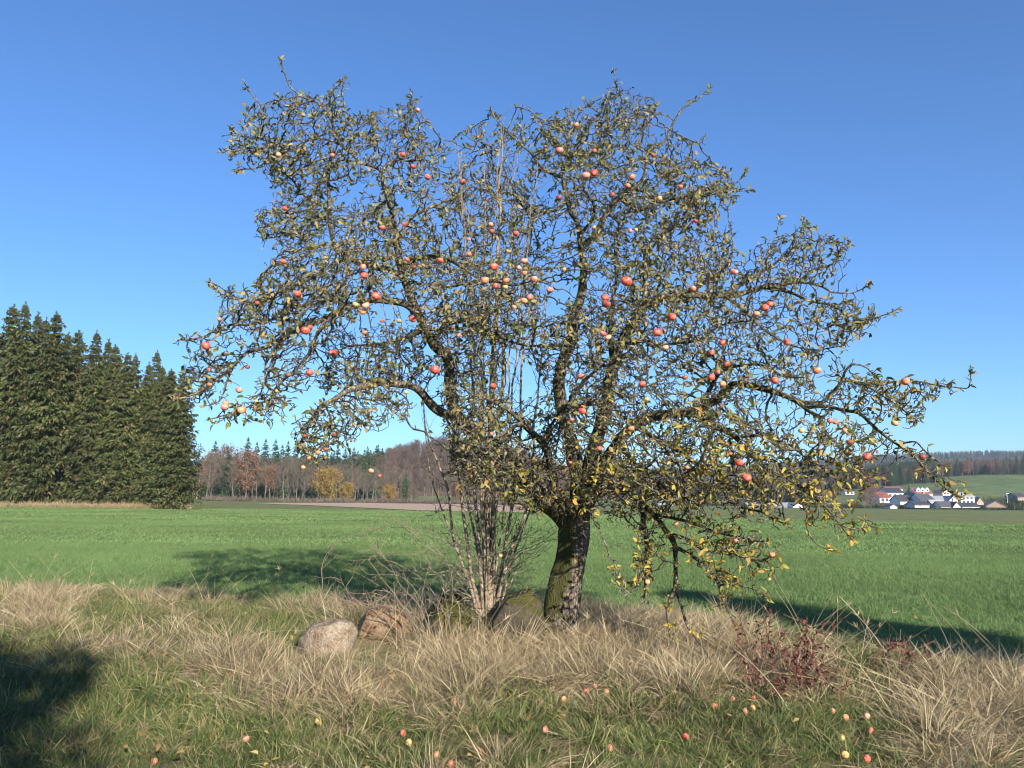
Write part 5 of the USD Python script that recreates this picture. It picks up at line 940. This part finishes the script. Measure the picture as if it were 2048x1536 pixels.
# ------------------------------------------------------------------ grass
leafy('straw', [(0.0, (0.14, 0.10, 0.06)), (0.3, (0.29, 0.222, 0.125)), (0.65, (0.42, 0.335, 0.195)), (0.88, (0.55, 0.46, 0.30)), (1.0, (0.11, 0.078, 0.048))], .3, tint=(1.3, .75, 1.15))
leafy('dead_grass', [(0.0, (0.13, 0.095, 0.055)), (0.5, (0.24, 0.18, 0.11)), (1.0, (0.33, 0.25, 0.15))], .25, tint=(1.3, .75, 1.2))
leafy('green_grass', [(0.0, (0.05, 0.08, 0.022)), (0.45, (0.09, 0.13, 0.038)), (0.7, (0.15, 0.17, 0.055)), (0.85, (0.26, 0.225, 0.095)), (1.0, (0.38, 0.30, 0.16))], .35, tint=(1.1, .75, 1.3))
leafy('sown_blade', [(0.0, (0.092, 0.155, 0.048)), (0.6, (0.148, 0.225, 0.076)), (1.0, (0.215, 0.275, 0.11))], .4, tint=(.13, .76, 1.2))
rg = np.random.default_rng(77)
def tuft(n, spread, lmin, lmax, w, lean, bend, up=1.0, drift=(0, 0), segs=3):
    a = rg.uniform(0, 6.28, n); rad_ = spread * np.sqrt(rg.random(n)); b = np.stack([rad_ * np.cos(a), rad_ * np.sin(a), np.full(n, -.01)], -1)
    d = unit(np.stack([np.cos(a) * lean * rad_ / spread + rg.normal(size=n) * lean * .6 + drift[0], np.sin(a) * lean * rad_ / spread + rg.normal(size=n) * lean * .6 + drift[1], np.full(n, up)], -1))
    bd = unit(d * [1, 1, 0] + rg.normal(size=(n, 3)) * .3) * bend; bd[:, 2] -= bend * .55
    return ribbons(b, d, unit(np.cross(d, rg.normal(size=(n, 3)))), rg.uniform(lmin, lmax, n), np.full(n, w) * rg.uniform(.6, 1.3, n), bd * rg.uniform(.3, 1.2, (n, 1)), segs)
PT = [('straw_tall', tuft(80, .10, .12, .32, .004, .5, .7), 'straw'), ('straw_lodged', tuft(100, .15, .10, .25, .0042, 1.0, .8, .28, (.4, .1)), 'straw'), ('straw_low', tuft(90, .14, .07, .18, .005, .9, .6, .7), 'straw'),
      ('dead', tuft(90, .14, .07, .17, .0045, 1.0, .7, .5), 'dead_grass'), ('green_low', tuft(100, .13, .05, .12, .0042, .7, .6), 'green_grass'), ('green_tall', tuft(70, .12, .08, .18, .005, .6, .7), 'green_grass'), ('straw_wild', tuft(60, .15, .12, .34, .004, 1.1, .9, .5, (-.25, .15)), 'straw')]
n = 24500; y = np.sqrt(rg.uniform(3.6 ** 2, 17.5 ** 2, n)); x = rg.uniform(-.70, .70, n) * y
ok = (y < edge_near(x) + rg.normal(size=n) * .22) & ((y < 9) | (rg.random(n) < .8)); x, y = x[ok], y[ok]; z = ground(x, y)
px, py = project(np.stack([x, y, z], -1))
STRAW = [(70, 1225, 90, 60, 1.2), (320, 1175, 75, 50, 1.3), (250, 1300, 130, 40, .9), (480, 1340, 150, 60, .9), (640, 1215, 60, 30, 1.0), (900, 1330, 90, 110, 1.5), (1150, 1330, 220, 75, 1.5), (1350, 1290, 130, 80, 1.3), (1560, 1340, 160, 60, 1.0), (1950, 1420, 150, 120, 1.6), (700, 1410, 130, 60, .8), (560, 1420, 100, 50, .6), (1330, 1220, 110, 50, 1.0),
         (230, 1245, 85, 36, -1.6), (560, 1275, 75, 50, -1.4), (430, 1260, 60, 25, -.6), (700, 1335, 70, 25, -.9), (1050, 1455, 130, 60, -1.0), (1300, 1490, 230, 60, -1.1), (1520, 1480, 150, 55, -.9), (170, 1420, 230, 120, -1.3), (400, 1490, 170, 60, -.8), (1720, 1480, 90, 60, -.7), (1640, 1270, 110, 40, -.9), (470, 1225, 90, 30, -.3), (860, 1500, 120, 40, -.3), (1800, 1340, 70, 40, -.5)]
sv = -.02 + (meshkit.fbm(np.stack([x * 1.1, y * 1.1, 0 * x], -1), 3, 4) - .5) * 1.5
for a, b, c_, d_, wgt in STRAW: sv = sv + wgt * np.exp(-((px - a) / c_) ** 2 - ((py - b) / d_) ** 2)
sv = sv + rg.normal(size=len(x)) * .55 + np.where(py > 1420, -.12, 0)
u = rg.random(len(x))
kind = np.where(sv > .75, np.where(u < .30, 0, np.where(u < .62, 1, np.where(u < .80, 6, 2))), np.where(sv > .25, np.where(u < .35, 2, np.where(u < .6, 3, np.where(u < .72, 1, np.where(u < .85, 5, 4)))), np.where(sv > -.15, np.where(u < .3, 4, np.where(u < .62, 5, np.where(u < .82, 3, 2))), np.where(u < .62, 4, np.where(u < .92, 5, 3)))))
for a, b, rp, _, _ in FALLEN:      # windfalls lie where the grass is short
    hidden = (np.abs(px - a) < rp + 5) & (py > b - 6) & (py < b + 34); sc_cut = hidden if 'sc_cut' not in globals() else sc_cut | hidden
lane = np.hypot(x - LIMBS['trunk']['p'][0][0], y - 8.4) > .22      # not inside the trunk
sc = rg.uniform(.55, 1.35, len(x)) * np.where(y > edge_near(x) - .7, .85, 1.0)
sc = sc * np.where((px > 560) & (px < 980) & (py > 1290) & (py < 1350) & (px < 860), .55, 1.0)      # short before the boulders
sc = sc * np.clip(.62 + (y - 4) * .15, .7, 1.0)
sc = np.where(sc_cut, sc * .72, sc)
drift = meshkit.noise(np.stack([x * .8, y * .8, 0 * x], -1), 6) * 9
ang = np.where((kind == 1) | (kind == 6), drift, rg.uniform(0, 6.28, len(x)))
tx, ty = rg.normal(size=len(x)) * .22, rg.normal(size=len(x)) * .22
for nm, kinds, lab in (('dry_grass', (0, 1, 2, 3, 6), 'matted straw-coloured dry grass of the field margin'), ('green_grass', (4, 5), 'green grass between the dry straw of the field margin')):
    sel = lane & np.isin(kind, kinds); which = np.searchsorted(np.array(kinds), kind[sel])
    scatter(nm, [(PT[k][0], PT[k][1], PT[k][2], False) for k in kinds], which, np.stack([x, y, z], -1)[sel], yaw(ang[sel], tx[sel], ty[sel]), sc[sel], lab, 'grass')
# clumps of tall straw that stand out
def tussock(px, py, h, w, n, seed, label, lean=.35, drift=(0, 0)):
    global rg
    keep_, rg = rg, np.random.default_rng(seed); g = hit(px, py); n, h, w = int(n * .62), h * .78, w * 1.1; v, f = tuft(n, w, h * .4, h * 1.0, .0052, lean * 1.6, .65, 1.0, drift, 4); rg = keep_
    place(UsdGeom.Mesh(solo('grass_tussock', (v, f), 'straw', label, 'grass')), g)
for a in [(315, 1215, .42, .22, 420, 1, 'upright tussock of dry grass at the field edge on the left'), (85, 1262, .42, .30, 480, 2, 'broad tussock of dry grass at the left edge'), (655, 1232, .36, .13, 200, 3, 'thin dry tussock standing before the shadow on the field'), (930, 1392, .50, .20, 650, 4, 'tall fountain of straw in front of the mossy boulder', .25),
          (905, 1440, .40, .25, 420, 14, 'flattened straw hanging over in front of the tall fountain of straw', .5), (1160, 1360, .36, .32, 480, 5, 'tussock of pale straw in front of the trunk'), (1345, 1370, .40, .30, 480, 6, 'tussock of straw under the hanging limb'), (1940, 1440, .42, .40, 750, 7, 'large mound of pale straw at the right edge', .5, (.1, 0)), (2030, 1400, .42, .3, 420, 8, 'tussock of straw cut by the right edge of the photo'), (1830, 1420, .30, .28, 320, 9, 'low tussock left of the large straw mound', .6)]: tussock(*a)
# long single stalks
m = 230; sx = rg.uniform(-.6, .62, m); q = [(480, 1240, 260, 90), (900, 1350, 150, 80), (1300, 1340, 260, 70), (1850, 1370, 170, 70), (200, 1200, 200, 40), (1650, 1330, 120, 60)]
pp = np.array([(rg.normal(q[i][0], q[i][2] * .7), rg.normal(q[i][1], q[i][3] * .7)) for i in rg.integers(0, len(q), m)]); pp[:, 1] = np.clip(pp[:, 1], 1195, 1500)
G = np.array([hit(a, b) for a, b in pp]); G = G[G[:, 1] < edge_near(G[:, 0]) + .1]; m = len(G); a = rg.uniform(0, 6.28, m); ln = rg.uniform(.35, .95, m)
d = unit(np.stack([np.cos(a) * .7, np.sin(a) * .4, rg.uniform(.25, 1.3, m)], -1)); stalk = Soup()
for i in range(m):
    t = np.linspace(0, 1, 6)[:, None]; p = G[i] + d[i] * t * ln[i] + np.array([d[i][0], d[i][1], -.5]) * (t ** 2) * ln[i] * rg.uniform(.05, .4)
    stalk.add(*tube(p, .0026 * (1 - .55 * t[:, 0]), 3, False))
    if rg.random() < .4: stalk.add(*ribbons(np.repeat(p[-2:-1], 9, 0), unit(d[i] + rg.normal(size=(9, 3)) * .35), rand_unit(rg, 9), np.full(9, .07), np.full(9, .006), np.zeros((9, 3)), 2))
solo('dry_stalks', stalk.mesh(), 'straw', 'long pale single stalks standing and leaning over the grass', 'grass', kind='stuff')
# fallen leaves
m = 320; lx = rg.normal(.4, 2.4, m); ly = rg.uniform(4.2, 10, m); b = np.stack([lx, ly, ground(lx, ly) + rg.uniform(.03, .16, m)], -1); s = rg.uniform(.025, .06, m)
v, f = leaves(b, rand_unit(rg, m) * [1, 1, .3], rand_unit(rg, m) * .5 + [0, 0, 1], s, s * .55, rg.uniform(0, .8, m), rg.uniform(0, .4, m))
tag(obj('fallen_leaves', merge_leaves(v, f), 'dead_leaf', None), 'yellow and brown fallen leaves scattered in the grass', 'leaves', kind='stuff')
# windfalls
for px_, py_, rp, kd, lab in FALLEN:
    g = hit(px_, py_ + rp * .5 + 4); Y = g[1]; rad_ = min(max(rp * .85 * Y / F, .022), .036); p = at(px_, py_, Y * .985); p[2] = max(p[2], float(ground(p[0], p[1])) + rad_ * .25)
    apple(p, rad_, kd, lab, 'windfall apples in the grass', (rg.uniform(-90, 90), rg.uniform(-90, 90), rg.uniform(0, 360)))
# the sown field: young green blades in patches
def blades(n, half, lmin, lmax, w):
    b = np.stack([rg.uniform(-half, half, n), np.round(rg.uniform(-half, half, n) / .125) * .125 + rg.normal(size=n) * .022, np.full(n, -.01)], -1)
    d = unit(np.stack([rg.normal(size=n) * .35, rg.normal(size=n) * .35, np.ones(n)], -1)); bd = unit(d * [1, 1, 0] + rg.normal(size=(n, 3)) * .2) * .5; bd[:, 2] -= .25
    return ribbons(b, d, unit(np.cross(d, rg.normal(size=(n, 3)))), rg.uniform(lmin, lmax, n), np.full(n, w), bd * rg.uniform(.2, 1.2, (n, 1)), 2)
near = [('blades', blades(640, .55, .05, .12, .006), 'sown_blade', False) for _ in range(3)]; mid = [('blades', blades(520, 1.1, .06, .13, .022), 'sown_blade', False) for _ in range(2)]; far = [('blades', blades(520, 2.2, .08, .15, .055), 'sown_blade', False) for _ in range(2)]
def sow(name, y0, y1, step, protos, lab):
    X, Y = np.meshgrid(np.arange(-80, 80, step), np.arange(y0, y1, step)); X, Y = X.ravel(), Y.ravel(); X = X + rg.uniform(-.2, .2, len(X)) * step; Y = Y + rg.uniform(-.2, .2, len(Y)) * step
    ok = (np.abs(X) < Y * .69 + 1) & (Y > edge_near(X) + step * .35) & (Y < edge_far(X) - step * .4); X, Y = X[ok], Y[ok]
    gx, gy = (ground(X + .3, Y) - ground(X - .3, Y)) / .6, (ground(X, Y + .3) - ground(X, Y - .3)) / .6
    scatter(name, protos, rg.integers(0, len(protos), len(X)), np.stack([X, Y, ground(X, Y)], -1), yaw(rg.choice([0.35, 0.35 + np.pi], len(X)), gy, -gx), rg.uniform(.9, 1.12, len(X)), lab, 'crop')
sow('young_crop', 5.5, 26, .85, near, 'short green blades of the sown field near the tree')
sow('young_crop', 26, 52, 1.8, mid, 'green blades of the middle of the sown field')
sow('young_crop', 52, 108, 3.6, far, 'green blades of the far part of the sown field')
# ------------------------------------------------------------------ the autumn air
HAZE_DENSITY = 0.00012
look('haze_air', {'v': ('principled_volume', {'color': (.72, .82, .95), 'density': HAZE_DENSITY, 'anisotropy': 0.2})}, [], None, 'v.volume')
tag(obj('haze', box(0, 3250, 62, 14000, 7500, 180), 'haze_air'), kind='stuff')
